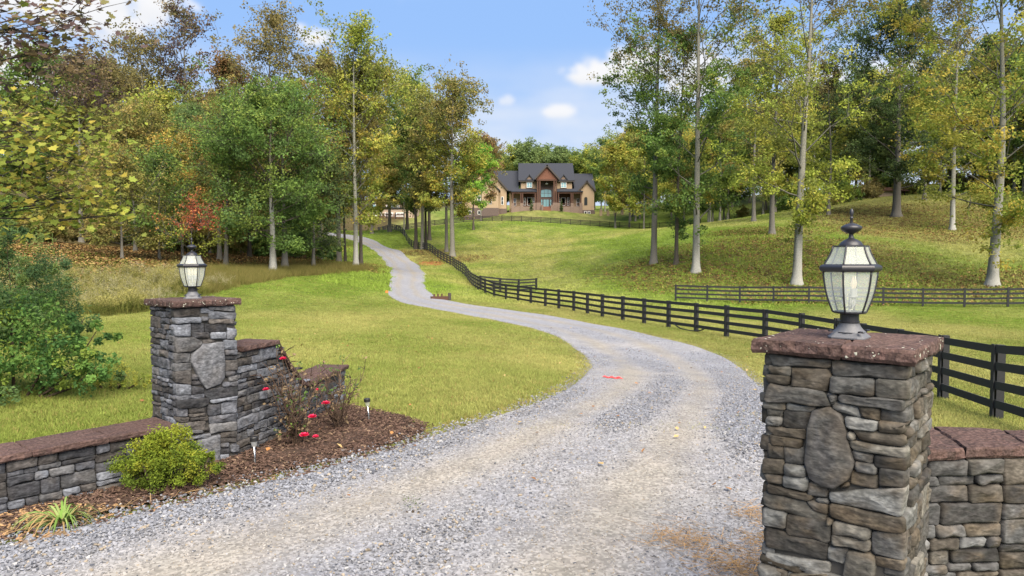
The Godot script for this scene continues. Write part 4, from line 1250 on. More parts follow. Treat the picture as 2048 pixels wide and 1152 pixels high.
func overhanging_tree() -> void:
	rng.seed = 4242
	var at := Vector3(-9.6, 0, -8.6)
	at.y = hill(at.x, -at.z)
	var o := thing("maple_tree", "tree with large yellow-green lobed leaves reaching in over the left edge", "tree", at)
	var bark := Color(0.13, 0.115, 0.10)
	var t := Shape.new()
	t.tint = bark
	t.tube(PackedVector3Array([Vector3(0, -0.2, 0), Vector3(0.05, 1.0, 0), Vector3(0.0, 3.0, 0.1), Vector3(0.1, 6.0, 0.0), Vector3(0.0, 9.0, 0.1), Vector3(0.0, 11.0, 0)]), PackedFloat32Array([0.30, 0.24, 0.21, 0.17, 0.1, 0.03]), 10)
	put("trunk", t, M.bark, o, true)
	# limb tips in world coordinates: x, y, d, palette, spread, leaves
	var limbs := [
		[-5.89, 3.24, 9.2, "golden", 0.62, 260], [-6.07, 3.34, 8.6, "golden", 0.6, 240], [-5.87, 2.80, 9.6, "yellow_green", 0.42, 200],
		[-6.03, 2.68, 9.0, "golden", 0.5, 190], [-6.62, 3.01, 9.0, "golden", 0.6, 210], [-6.13, 3.79, 9.8, "yellow_green", 0.5, 200], [-5.77, 3.60, 8.0, "golden", 0.5, 150], [-5.43, 2.61, 9.4, "yellow_green", 0.16, 60], [-6.23, 3.88, 9.2, "yellow_green", 0.45, 130],
		[-5.70, 4.86, 8.6, "plum", 0.60, 230], [-5.91, 4.66, 8.2, "plum", 0.6, 230], [-5.54, 5.08, 8.8, "plum", 0.4, 150], [-5.79, 4.57, 8.6, "plum", 0.3, 90], [-6.29, 4.26, 9.0, "plum", 0.3, 45], [-5.88, 4.95, 8.0, "golden", 0.4, 80],
	]
	var wood := Shape.new()
	wood.tint = bark * 0.8
	var meshes := [lobed_leaf(0.09), lobed_leaf(0.075), lobed_leaf(0.105)]
	var singles := []
	var mats := {}
	for l in limbs:
		var tip := Vector3(l[0], l[1], -l[2]) - at
		var from := Vector3(0.03, clampf(tip.y - 0.9 - rng.randf() * 0.8, 0.8, 9.0), 0.0)
		var line := PackedVector3Array(); var rr := PackedFloat32Array()
		for i in 7:
			var f := i / 6.0
			line.append(from.lerp(tip, f) + Vector3(0, sin(f * PI) * 0.35, 0) + Vector3(rng.randfn(), rng.randfn(), rng.randfn()) * 0.05)
			rr.append(lerpf(0.022, 0.005, f))
		wood.tube(line, rr, 5)
		for q in l[5]:
			var spread: float = l[4]
			var c := line[rng.randi_range(3, 6)] if rng.randf() < 0.35 else tip
			var p := c + Vector3(rng.randfn(), rng.randfn() * 0.75, rng.randfn()) * spread * 0.62
			if q % 16 == 0:
				wood.tube(PackedVector3Array([line[rng.randi_range(5, 6)], (c + p) / 2, p]), PackedFloat32Array([0.006, 0.004, 0.002]), 4)
			var nrm := Vector3(rng.randfn() * 0.55, 1.0, rng.randfn() * 0.55 + 0.35).normalized()
			var tan := nrm.cross(Vector3(rng.randfn(), rng.randfn(), rng.randfn())).normalized()
			var b := Basis(tan.cross(nrm).normalized(), nrm, tan).scaled(Vector3.ONE * rng.randf_range(0.8, 1.25))
			singles.append([Transform3D(b, p), l[3], rng.randi() % 3])
	put("branches", wood, M.bark, o, true)
	# the leaves nearest the viewer are leaves of their own, the rest one mass
	singles.sort_custom(func(a, b): return a[0].origin.z > b[0].origin.z)
	var rest := Shape.new()
	for q in singles.size():
		var e: Array = singles[q]
		var pal: Array = PALETTE[e[1]]
		var which := rng.randi() % pal.size()
		if q % 6 == 0 and q / 6 < 300:
			var key := "%s%d%d" % [e[1], which, e[2]]
			if not mats.has(key):
				mats[key] = lobed_leaf([0.09, 0.075, 0.105][e[2]], Color(pal[which][0], pal[which][1], pal[which][2]))
			put("leaf", mats[key], M.leaf, o).transform = e[0]
		else:
			var a: Array = meshes[e[2]].surface_get_arrays(0)
			var k := rng.randf_range(0.8, 1.2)
			rest.tint = Color(pal[which][0] * k, pal[which][1] * k, pal[which][2] * k)
			var n := rest.v.size()
			for p in a[Mesh.ARRAY_VERTEX]: rest.point(e[0] * p)
			for i in a[Mesh.ARRAY_INDEX]: rest.k.append(i + n)
	put("foliage", rest, M.leaf, o).set_meta("kind", "stuff")


# ---------------------------------------------------------------- buildings

func bx(x0: float, x1: float, y0: float, y1: float, z0: float, z1: float) -> Shape:
	return Shape.new().box(Vector3((x0 + x1) / 2, (y0 + y1) / 2, (z0 + z1) / 2), Vector3(x1 - x0, y1 - y0, z1 - z0))


# a window of frame, muntins and pane, its middle at x, standing from y0 to y1 on a wall face at z
func window(o: Node3D, x: float, y0: float, y1: float, w: float, z: float, arched := false, bars := 1, glass: Material = null, rails := 1, trim: Material = null) -> void:
	var half := w / 2
	var outer := PackedVector2Array([V(x - half, y0), V(x + half, y0)])
	var inner := PackedVector2Array([V(x - half + 0.11, y0 + 0.11), V(x + half - 0.11, y0 + 0.11)])
	if arched:
		var rise := minf(half, 0.55)
		for q in 9:
			var a := PI * q / 8.0
			outer.append(V(x + cos(a) * half, y1 - rise + sin(a) * rise))
			inner.append(V(x + cos(a) * (half - 0.11), y1 - rise + sin(a) * (rise - 0.11)))
	else:
		outer.append_array(PackedVector2Array([V(x + half, y1), V(x - half, y1)]))
		inner.append_array(PackedVector2Array([V(x + half - 0.11, y1 - 0.11), V(x - half + 0.11, y1 - 0.11)]))
	var f := Shape.new()
	var n := outer.size()
	for q in n:
		var a := outer[q]; var b := outer[(q + 1) % n]; var c := inner[(q + 1) % n]; var e := inner[q]
		f.quad(Vector3(a.x, a.y, z + 0.09), Vector3(b.x, b.y, z + 0.09), Vector3(c.x, c.y, z + 0.09), Vector3(e.x, e.y, z + 0.09))
		f.quad(Vector3(a.x, a.y, z - 0.05), Vector3(b.x, b.y, z - 0.05), Vector3(b.x, b.y, z + 0.09), Vector3(a.x, a.y, z + 0.09))
		f.quad(Vector3(e.x, e.y, z + 0.02), Vector3(c.x, c.y, z + 0.02), Vector3(c.x, c.y, z + 0.09), Vector3(e.x, e.y, z + 0.09))
	for q in bars:
		var bxm := lerpf(x - half, x + half, (q + 1.0) / (bars + 1))
		f.box(Vector3(bxm, (y0 + y1) / 2, z + 0.065), Vector3(0.09, y1 - y0 - 0.16, 0.04))
	for q in rails:
		f.box(Vector3(x, lerpf(y0, y1, (q + 1.0) / (rails + 1)), z + 0.06), Vector3(w - 0.16, 0.08, 0.04))
	var fr := put("window", f, trim if trim else M.white_trim, o)
	put("pane", Shape.new().plate(inner, z + 0.005, z + 0.03), glass if glass else M.window, fr)


func gable_roof(o: Node3D, called: String, a: Vector3, b: Vector3, half: float, eave_y: float, over := 0.5, thick := 0.28) -> MeshInstance3D:
	# ridge from a to b, falling to eave_y on both sides
	var s := Shape.new()
	var along := (b - a).normalized()
	var side := Vector3(along.z, 0, -along.x)
	var drop := a.y - eave_y
	var k := (half + over) / half
	for d in [-1.0, 1.0]:
		var e0: Vector3 = a + side * d * half * k - Vector3(0, drop * k, 0)
		var e1: Vector3 = b + side * d * half * k - Vector3(0, drop * k, 0)
		s.slab(a, b, e1, e0, thick)
	return put(called, s, M.shingle, o)


func veneer(o: Node3D, called: String, s: Shape, tone: Color) -> MeshInstance3D:
	for q in s.c.size(): s.c[q] = tone
	return put(called, s, M.veneer, o)


func build_house() -> void:
	rng.seed = 11
	var at := Vector3(10.8, 17.25, -215.0)
	var o := thing("country_house", "large tan house with slate-grey roofs and a timber-gabled portico on the hill", "house", at)
	var stone_brown := Color(0.20, 0.145, 0.115)
	var stone_dark := Color(0.115, 0.085, 0.075)
	# bodies
	put("wall", bx(-8, 8, -3, 9.5, -12, 0), M.stucco, o)
	put("wall", bx(-11.6, -8.01, -3, 6.3, -10, -0.2), M.stucco, o)
	put("wall", bx(8.01, 11.0, -3, 6.3, -10, -0.2), M.stucco, o)
	# main roof, ridge along the front
	put("roof", Shape.new().slab(Vector3(-8.75, 15.5, -6), Vector3(8.75, 15.5, -6), Vector3(8.8, 9.25, 0.75), Vector3(-8.8, 9.25, 0.75), 0.28).slab(Vector3(-8.75, 15.5, -6), Vector3(8.75, 15.5, -6), Vector3(8.8, 9.25, -12.75), Vector3(-8.8, 9.25, -12.75), 0.28), M.shingle, o)
	for x in [-8.0, 7.8]:
		var g := Shape.new()
		g.plate(PackedVector2Array([V(-12, 9.5), V(0, 9.5), V(-6, 15.15)]), 0.0, 0.2)
		var w := put("gable", g, M.stucco, o)
		w.transform = Transform3D(Basis(Vector3(0, 0, 1), Vector3.UP, Vector3(-1, 0, 0)), Vector3(x + 0.2, 0, 0))
	put("fascia", bx(-8.8, 8.8, 8.85, 9.12, 0.62, 0.8), M.dark_trim, o)
	# portico
	gable_roof(o, "portico_roof", Vector3(0, 13.75, -4.5), Vector3(0, 13.75, 3.7), 3.4, 10.0, 0.5)
	for q in 14:
		var x0 := lerpf(-3.05, 3.05, q / 14.0); var x1 := lerpf(-3.05, 3.05, (q + 1) / 14.0)
		var top := func(x: float) -> float: return 13.1 - absf(x) * 1.12
		var p := PackedVector2Array([V(x0, 9.3), V(x1 - 0.03, 9.3), V(x1 - 0.03, top.call(x1)), V(x0, top.call(x0))])
		put("plank", Shape.new().plate(p, 3.0, 3.12 + 0.02 * (q % 2)), M.cedar, o)
	put("portico_beam", bx(-3.3, 3.3, 8.85, 9.3, 2.75, 3.25), M.timber, o)
	put("portico_ceiling", bx(-3.1, 3.1, 9.3, 9.4, 0.1, 2.9), M.dark_trim, o)
	for s in [-1, 1]:
		# raking boards of the front gable
		var r := Shape.new()
		r.slab(Vector3(0, 13.75, 3.72), Vector3(0, 13.75, 3.84), Vector3(s * 3.95, 9.38, 3.84), Vector3(s * 3.95, 9.38, 3.72), 0.42)
		put("bargeboard", r, M.dark_trim, o)
		for x in [2.2, 2.85]:
			put("portico_post", bx(s * x - 0.2, s * x + 0.2, 2.1, 8.85, 2.75, 3.15), M.timber, o)
		veneer(o, "stone_pier", bx(s * 2.52 - 0.75, s * 2.52 + 0.75, -1.5, 2.1, 2.45, 3.5), stone_brown)
		veneer(o, "stone_pier", bx(s * 1.45 - 0.3, s * 1.45 + 0.3, -1.5, 1.35, 3.2, 4.4), stone_brown)
	veneer(o, "entrance_wall", bx(-2.6, 2.6, 0, 9.2, 0.0, 0.12), stone_dark)
	window(o, -0.1, 4.0, 6.6, 3.5, 0.15, true, 2, M.window_sky, 1, M.timber)
	window(o, -0.1, 0.95, 3.5, 1.9, 0.15, false, 1, M.window_sky, 0, M.timber)
	for s in [-1, 1]:
		window(o, -0.1 + s * 1.38, 1.15, 3.5, 0.7, 0.15, false, 0, M.window_sky, 1, M.timber)
	put("chandelier", Shape.new().lathe([Vector2(0.02, 9.3), Vector2(0.02, 8.6), Vector2(0.5, 8.3), Vector2(0.55, 8.0), Vector2(0.2, 7.8), Vector2(0, 7.75)], 10, Vector3(0, 0, 1.4)), M.candle, o, true)
	for q in 6:
		put("step", bx(-1.15, 1.15, -1.0, 0.95 - q * 0.16, 2.6 + q * 0.34, 2.94 + q * 0.34), M.cedar, o)
	# dormers
	for s in [-1, 1]:
		var x: float = s * 5.35
		veneer(o, "dormer_wall", Shape.new().plate(PackedVector2Array([V(x - 1.0, 6.8), V(x + 1.0, 6.8), V(x + 1.0, 9.7), V(x, 10.75), V(x - 1.0, 9.7)]), -2.2, 0.35), stone_brown * 1.25)
		gable_roof(o, "dormer_roof", Vector3(x, 11.1, -3.0), Vector3(x, 11.1, 0.75), 1.05, 9.85, 0.35, 0.2)
		window(o, x, 7.0, 9.35, 1.7, 0.36, true, 1, M.window_sky, 2)
		# porch: hipped roof, posts on stone piers, beam, railing
		var a: float = s * 3.1; var b: float = s * 11.2
		var pr := Shape.new()
		pr.slab(Vector3(a, 6.75, 0.0), Vector3(s * 9.4, 6.75, 0.0), Vector3(b, 5.6, 3.1), Vector3(a, 5.6, 3.1), 0.22)
		pr.slab(Vector3(s * 9.4, 6.75, 0.0), Vector3(s * 9.4, 6.74, -0.4), Vector3(b, 5.6, -0.4), Vector3(b, 5.6, 3.1), 0.22)
		put("porch_roof", pr, M.shingle, o)
		put("porch_beam", bx(minf(a, b) + 0.2, maxf(a, b) - 0.2, 5.0, 5.36, 2.5, 2.85), M.timber, o)
		put("porch_floor", bx(minf(s * 1.8, b) + 0.2, maxf(s * 1.8, b) - 0.2, 0.75, 0.95, 0.13, 2.6), M.timber, o)
		veneer(o, "porch_base", bx(minf(s * 3.3, b) + 0.25, maxf(s * 3.3, b) - 0.25, -2.2, 0.95, 2.61, 3.0), stone_brown * 1.15)
		for px in [10.55, 8.05, 7.5, 3.6]:
			put("porch_post", bx(s * px - 0.16, s * px + 0.16, 2.0, 5.0, 2.5, 2.82), M.timber, o)
		for px in [10.55, 7.78, 3.75]:
			veneer(o, "stone_pier", bx(s * px - 0.45, s * px + 0.45, -2.0, 2.0, 2.3, 3.12), stone_brown * 1.1)
		for seg in [[4.25, 7.3], [8.3, 10.05]]:
			var x0: float = minf(s * seg[0], s * seg[1]); var x1: float = maxf(s * seg[0], s * seg[1])
			put("handrail", bx(x0, x1, 1.85, 1.95, 2.62, 2.76), M.timber, o)
			var bal := Shape.new()
			var n := int((x1 - x0) / 0.24)
			for q in n: bal.box(Vector3(lerpf(x0, x1, (q + 0.5) / n), 1.38, 2.69), Vector3(0.06, 0.9, 0.06))
			put("balusters", bal, M.timber, o).set_meta("kind", "stuff")
		window(o, s * 5.3, 1.45, 3.95, 1.35, 0.0, false, 0, M.window, 0)
		window(o, s * 6.8, 1.45, 3.95, 0.62, 0.0, false, 0, M.window, 1)
		window(o, s * 3.95, 1.45, 3.95, 0.62, 0.0, false, 0, M.window, 1)
		window(o, s * 9.9, 1.3, 3.7, 0.8, -0.2, false, 0, M.window, 1)
	put("shaded_porch_wall", bx(-7.9, -2.65, 0.95, 5.9, 0.0, 0.03), M.timber, o)  # brownish wall behind the porch, with the shade there put into its dark colour
	put("shaded_porch_wall", bx(2.65, 7.9, 0.95, 5.9, 0.0, 0.03), M.timber, o)
	# left wing: block roof and two front gables
	put("wing_roof", Shape.new().slab(Vector3(-17.5, 13.2, -7), Vector3(-8.72, 13.2, -7), Vector3(-8.72, 6.0, 0.9), Vector3(-12.2, 6.0, 0.9), 0.28), M.shingle, o)
	put("wing_wall", Shape.new().plate(PackedVector2Array([V(-22.2, -3.5), V(-12.5, -3.5), V(-12.5, 6.2), V(-17.4, 11.6), V(-22.2, 6.2)]), -12, 3.5), M.stucco, o)
	gable_roof(o, "wing_roof", Vector3(-17.4, 12.3, -13), Vector3(-17.4, 12.3, 4.0), 5.0, 6.5, 0.5)
	for s in [-1, 1]:
		put("bargeboard", Shape.new().slab(Vector3(-17.4, 12.3, 4.02), Vector3(-17.4, 12.3, 4.14), Vector3(-17.4 + s * 5.5, 5.92, 4.14), Vector3(-17.4 + s * 5.5, 5.92, 4.02), 0.45), M.dark_trim, o)
	put("wing_wall", Shape.new().plate(PackedVector2Array([V(-25.5, -3.5), V(-14.9, -3.5), V(-14.9, 5.6), V(-20.2, 10.4), V(-25.5, 5.6)]), 3.52, 6.5), M.stucco, o)
	gable_roof(o, "wing_roof", Vector3(-20.2, 11.0, 0.5), Vector3(-20.2, 11.0, 7.0), 5.4, 6.0, 0.5)
	veneer(o, "wing_base", bx(-25.6, -14.8, -4.0, 0.25, 6.51, 6.75), stone_dark * 1.15)
	veneer(o, "wing_base", bx(-14.75, -12.4, -4.0, 0.25, 3.51, 3.75), stone_dark * 1.15)
	window(o, -17.4, 1.4, 3.9, 0.95, 6.5, false, 0, M.window, 1)
	window(o, -20.8, 1.4, 3.9, 0.95, 6.5, false, 0, M.window, 1)
	window(o, -13.8, 1.4, 3.9, 0.8, 3.5, false, 0, M.window, 1)
	window(o, -20.8, -1.75, -0.6, 0.9, 6.76, false, 0, M.window, 0)
	window(o, -23.6, -1.75, -0.6, 0.9, 6.76, false, 0, M.window, 0)
	# right wing
	put("wing_roof", Shape.new().slab(Vector3(8.72, 12.3, -7), Vector3(15.2, 12.3, -7), Vector3(15.4, 5.9, 0.9), Vector3(8.72, 5.9, 0.9), 0.28).slab(Vector3(8.72, 12.3, -7), Vector3(15.2, 12.3, -7), Vector3(15.4, 5.9, -14.5), Vector3(8.72, 5.9, -14.5), 0.28), M.shingle, o)
	put("wing_wall", bx(11.01, 14.9, -3.5, 6.0, -12, 0.2), M.stucco, o)
	put("wing_wall", Shape.new().plate(PackedVector2Array([V(10.4, -3.5), V(14.7, -3.5), V(14.7, 6.1), V(12.4, 8.5), V(10.4, 6.4)]), 0.21, 2.2), M.stucco, o)
	gable_roof(o, "wing_roof", Vector3(12.4, 9.05, -2.5), Vector3(12.4, 9.05, 2.7), 2.4, 6.4, 0.45)
	for s in [-1, 1]:
		put("bargeboard", Shape.new().slab(Vector3(12.4, 9.05, 2.72), Vector3(12.4, 9.05, 2.84), Vector3(12.4 + s * 2.85, 5.9, 2.84), Vector3(12.4 + s * 2.85, 5.9, 2.72), 0.4), M.dark_trim, o)
	window(o, 12.1, 1.4, 3.95, 1.0, 2.2, true, 0, M.window, 0, M.dark_trim)
	veneer(o, "wing_base", bx(10.3, 14.9, -4.0, -0.1, 2.21, 2.45), stone_dark * 1.15)
	window(o, 12.0, -1.35, -0.45, 0.8, 2.46, false, 0, M.window, 0)
	window(o, 13.1, -1.35, -0.45, 0.8, 2.46, false, 0, M.window, 0)
	# clipped cypresses before the porch
	for s in [-1, 1]:
		var x: float = at.x + s * 4.6 - 0.3
		var d := 209.5
		bush("cypress", "narrow dark cypress left of the house steps" if s < 0 else "narrow dark cypress right of the house steps", "cypress", x, d, [[0, 0.7, 0, 0.6, 1.4], [0, 1.7, 0, 0.55, 1.5], [0, 2.8, 0, 0.42, 1.5], [0, 3.6, 0, 0.25, 1.6]], 1500, 0.2, "dark")
	# patio piers on the right
	for q in 4:
		var x := at.x + 16.2 + q * 2.15
		var d := 208.0
		var p := thing("patio_pier", "%s tan patio pier counted outwards from the house corner" % ["first", "second", "third", "fourth"][q], "pier", Vector3(x, hill(x, d), -d), 0.0, "tan piers of the patio railing")
		put("shaft", bx(-0.38, 0.38, -0.5, 1.7, -0.38, 0.38), M.stucco, p)
		put("cap", bx(-0.46, 0.46, 1.7, 1.85, -0.46, 0.46), M.stucco_pale, p)
		if q < 3:
			var rail := Shape.new()
			for k in 3: rail.box(Vector3(1.08, 0.45 + k * 0.5, 0), Vector3(1.36, 0.07, 0.05))
			put("railing", rail, M.dark_trim, p)


func build_garage() -> void:
	var x := -37.14
	var at := Vector3(x, 14.77 - 0.4, -213.0)
	var o := thing("garage_house", "pale tan garage building with white arched window seen between the trees", "garage", at)
	put("wall", Shape.new().plate(PackedVector2Array([V(-8.5, -2), V(7, -2), V(7, 3.5), V(4.3, 3.5), V(0, 7.0), V(-4.3, 3.5), V(-8.5, 3.5)]), -9, 0), M.stucco_pale, o)
	gable_roof(o, "roof", Vector3(0, 7.4, -10), Vector3(0, 7.4, 0.5), 4.3, 3.8, 0.5)
	put("roof", Shape.new().slab(Vector3(-8.9, 6.6, -5), Vector3(7.4, 6.6, -5), Vector3(7.4, 3.4, 0.5), Vector3(-8.9, 3.4, 0.5), 0.25), M.shingle, o)
	window(o, 0.1, 3.15, 5.2, 1.7, 0.0, true, 2, M.window_sky, 1)
	window(o, -1.35, 3.15, 4.4, 1.0, 0.0, false, 1, M.window, 0)
	window(o, 1.55, 3.15, 4.4, 1.0, 0.0, false, 1, M.window, 0)
	window(o, -5.8, 3.0, 4.5, 1.3, 0.03, false, 0, M.window_sky, 0)
	for q in 3:
		var cx := -4.6 + q * 3.5
		var d := put("garage_door", bx(cx - 1.35, cx + 1.35, -0.6, 2.0, 0.0, 0.1), M.white_trim, o)
		for k in 2:
			put("pane", bx(cx - 1.05 + k * 1.1, cx - 0.1 + k * 1.1, 1.3, 1.75, 0.1, 0.13), M.window, d)
	# dark red timber gate panels before the doors
	for q in 3:
		var gx := -39.13 + q * 2.6
		var gd := 207.0
		var g := thing("timber_gate", ["dark red timber yard gate nearest the drive, before the garage", "middle dark red timber yard gate before the garage", "dark red timber yard gate nearest the trees, before the garage"][q], "gate", Vector3(gx, hill(gx, gd), -gd), 0.0, "timber yard gates")
		for k in 4: put("rail", bx(-1.15, 1.15, 0.15 + k * 0.36, 0.38 + k * 0.36, -0.03, 0.03), M.timber, g)
		for s in [-1, 1]: put("post", bx(s * 1.25 - 0.12, s * 1.25 + 0.12, -0.3, 2.0 if s < 0 else 1.5, -0.1, 0.1), M.dark_trim, g)


func build_shed() -> void:
	var d := 139.0
	var x := 74.64
	var at := Vector3(x, 14.19, -d)
	var o := thing("field_shed", "tan board shed with dark lean-to roof on the hilltop behind the oak", "shed", at, -0.12)
	for q in 13:
		put("plank", bx(-2.3 + q * 0.36, -1.97 + q * 0.36, -0.8, 1.6, 0.0, 0.05), M.stucco_pale, o)
	put("wall", bx(-2.3, 2.35, -0.8, 1.6, -4, -0.01), M.stucco_pale, o)
	put("roof", Shape.new().slab(Vector3(-2.8, 2.5, -2.5), Vector3(5.0, 2.5, -2.5), Vector3(5.4, 1.5, 0.7), Vector3(-2.9, 1.75, 0.7), 0.14), M.timber, o)
	put("lean_to", bx(4.6, 4.8, -0.8, 1.5, -0.3, -0.1), M.timber, o)


# ---------------------------------------------------------------- planting

func build_trees() -> void:
	var grey := Color(0.21, 0.20, 0.175)
	var pale := Color(0.29, 0.285, 0.24)
	var dark := Color(0.095, 0.085, 0.07)
	# the tall poplars on the meadow
	tree("poplar_tree", "tall grey poplar, leftmost of the trunks on the meadow slope", 14.93, 72.0, {"h": 33.0, "base": 0.15, "r": 5.0, "tr": 0.34, "n": 12000, "size": 0.30, "limbs": 52, "pal": "green", "top": "brown", "bark": grey, "puff": 0.95, "lean": V(0.012, 0)})
	tree("poplar_tree", "slim dark-barked poplar between two thicker trunks on the meadow", 16.82, 70.0, {"h": 24.0, "base": 0.14, "r": 3.8, "tr": 0.22, "n": 9500, "size": 0.28, "limbs": 42, "pal": "green", "top": "olive", "bark": dark * 1.3, "puff": 0.85, "lean": V(0.02, 0)})
	tree("poplar_tree", "tall poplar with a pale straight trunk right of the slim dark one", 17.79, 66.0, {"h": 33.0, "base": 0.13, "r": 5.0, "tr": 0.37, "n": 13500, "size": 0.29, "limbs": 58, "pal": "green", "top": "brown", "bark": pale, "white": 1.5, "puff": 0.9, "sprigs": 7})
	tree("poplar_tree", "tall poplar with white base and bent trunk left of the near lantern", 25.05, 60.0, {"h": 31.0, "base": 0.13, "r": 5.6, "tr": 0.40, "n": 12500, "size": 0.27, "limbs": 56, "pal": "yellow_green", "top": "brown", "bark": pale, "white": 3.0, "puff": 0.95, "sprigs": 9, "lean": V(0.03, 0)})
	tree("poplar_tree", "golden poplar with a white-based trunk at the right edge", 40.13, 57.0, {"h": 29.0, "base": 0.14, "r": 7.0, "tr": 0.42, "n": 15000, "size": 0.30, "limbs": 64, "pal": "golden", "bark": pale, "white": 2.5, "puff": 1.1, "sprigs": 10, "lean": V(0.02, 0)})
	tree("oak_tree", "dark green oak with a thick trunk standing alone on the hillside", 58.92, 105.0, {"h": 29.0, "base": 0.13, "r": 7.6, "tr": 0.62, "kind": "round", "n": 26000, "size": 0.36, "limbs": 84, "pal": "dark", "bark": grey * 0.8, "puff": 1.25})
	tree("poplar_tree", "yellowing poplar half hidden behind the white-based bent one", 33.46, 88.0, {"h": 27.0, "base": 0.16, "r": 4.8, "tr": 0.36, "n": 8500, "size": 0.34, "limbs": 46, "pal": "yellow_green", "bark": grey, "puff": 1.1})
	tree("poplar_tree", "olive poplar at the wood edge above the meadow trunks", 39.55, 112.0, {"h": 25.0, "base": 0.14, "r": 5.5, "tr": 0.34, "n": 7500, "size": 0.42, "limbs": 42, "pal": "olive", "bark": grey, "puff": 1.3})
	tree("poplar_tree", "tall thin-topped poplar left of the golden one at the right edge", 59.18, 92.0, {"h": 33.0, "base": 0.12, "r": 5.4, "tr": 0.34, "n": 9500, "size": 0.36, "limbs": 50, "pal": "golden", "top": "brown", "bark": pale, "puff": 1.15, "white": 2.0})
	tree("poplar_tree", "sparse poplar behind the oak on the hilltop", 70.97, 118.0, {"h": 34.0, "base": 0.2, "r": 5.0, "tr": 0.3, "n": 6500, "size": 0.42, "limbs": 44, "pal": "olive", "top": "brown", "bark": grey, "puff": 1.2})
	tree("poplar_tree", "olive poplar beyond the bent poplar's crown, before the oak", 51.77, 112.0, {"h": 24.0, "base": 0.12, "r": 5.0, "tr": 0.26, "n": 7500, "size": 0.42, "limbs": 40, "pal": "yellow_green", "top": "brown", "bark": grey, "puff": 1.25})
	# along the far fence, right of the house
	tree("young_tree", "small yellowing tree before the far fence right of the house", 24.75, 164.0, {"h": 18.0, "base": 0.17, "r": 4.6, "tr": 0.22, "kind": "round", "n": 5000, "size": 0.5, "limbs": 30, "pal": "golden", "bark": grey, "puff": 1.3})
	tree("young_tree", "olive tree touching the far fence behind the yellowing one", 29.49, 172.0, {"h": 20.0, "base": 0.18, "r": 5.4, "tr": 0.22, "kind": "round", "n": 5000, "size": 0.52, "limbs": 30, "pal": "olive", "bark": grey, "puff": 1.4})
	tree("young_tree", "green tree by the far fence left of the meadow poplars", 30.83, 160.0, {"h": 18.0, "base": 0.2, "r": 4.2, "tr": 0.2, "kind": "round", "n": 4000, "size": 0.5, "limbs": 28, "pal": "yellow_green", "bark": grey, "puff": 1.3})
	tree("young_tree", "thin-stemmed tree behind the pale straight poplar", 42.97, 150.0, {"h": 18.0, "base": 0.2, "r": 4.6, "tr": 0.18, "kind": "round", "n": 4500, "size": 0.5, "limbs": 28, "pal": "olive", "bark": pale, "puff": 1.3})
	# the group between drive and house
	tree("poplar_tree", "golden olive poplar with pale trunk behind the drive fence, front of its group", -9.42, 108.0, {"h": 27.0, "base": 0.22, "r": 5.4, "tr": 0.42, "n": 12000, "size": 0.38, "limbs": 52, "pal": "golden", "top": "olive", "bark": pale * 0.8, "puff": 1.15})
	tree("poplar_tree", "brownish poplar just left of the golden one behind the drive fence", -10.84, 113.0, {"h": 24.0, "base": 0.25, "r": 4.8, "tr": 0.3, "n": 7500, "size": 0.40, "limbs": 40, "pal": "olive", "bark": grey, "puff": 1.2})
	tree("poplar_tree", "pale twin-trunked poplar, right stem, in the group by the drive", -15.61, 119.0, {"h": 27.0, "base": 0.24, "r": 4.6, "tr": 0.32, "n": 8000, "size": 0.40, "limbs": 44, "pal": "olive", "top": "yellow_green", "bark": pale * 0.8, "puff": 1.2})
	tree("poplar_tree", "dark trunk left of the pale twin stems by the drive", -17.02, 121.0, {"h": 25.0, "base": 0.24, "r": 4.2, "tr": 0.34, "n": 7000, "size": 0.40, "limbs": 40, "pal": "green", "bark": dark, "puff": 1.2})
	tree("poplar_tree", "dark slim trunk right of the pale twin stems by the drive", -15.62, 124.0, {"h": 23.0, "base": 0.26, "r": 4.0, "tr": 0.28, "n": 5500, "size": 0.42, "limbs": 36, "pal": "green", "bark": dark * 0.8, "puff": 1.25})
	tree("poplar_tree", "tree with flared base behind the slim dark trunk", -16.32, 135.0, {"h": 24.0, "base": 0.24, "r": 4.6, "tr": 0.36, "n": 5500, "size": 0.44, "limbs": 36, "pal": "olive", "bark": dark * 1.2, "puff": 1.3})
	tree("young_tree", "lone small tree on the lawn below the left wing of the house", -8.46, 150.0, {"h": 17.0, "base": 0.3, "r": 4.4, "tr": 0.24, "kind": "round", "n": 5500, "size": 0.44, "limbs": 32, "pal": "bright", "bark": dark * 1.2, "puff": 1.2})
	tree("young_tree", "spindly tree before the garage lawn", -21.58, 137.0, {"h": 19.0, "base": 0.25, "r": 3.6, "tr": 0.16, "kind": "round", "n": 4500, "size": 0.44, "limbs": 30, "pal": "olive", "bark": pale, "puff": 1.2})
	tree("young_tree", "small russet tree leaning over the roof of the left wing", -8.08, 178.0, {"h": 21.0, "base": 0.25, "r": 4.6, "tr": 0.2, "kind": "round", "n": 4500, "size": 0.55, "limbs": 32, "pal": "russet", "bark": grey, "puff": 1.3})
	# the wood edge on the left
	tree("poplar_tree", "tall yellow-green poplar with white trunk at the bend of the drive", -14.86, 65.0, {"h": 22.5, "base": 0.15, "r": 3.9, "tr": 0.25, "n": 9000, "size": 0.28, "limbs": 54, "pal": "golden", "top": "yellow_green", "bark": pale * 1.15, "white": 2.2, "puff": 0.85})
	tree("poplar_tree", "darker trunk just behind the white one at the bend", -15.27, 69.0, {"h": 20.0, "base": 0.3, "r": 3.4, "tr": 0.2, "n": 5000, "size": 0.30, "limbs": 36, "pal": "olive", "bark": dark * 1.4, "puff": 0.9})
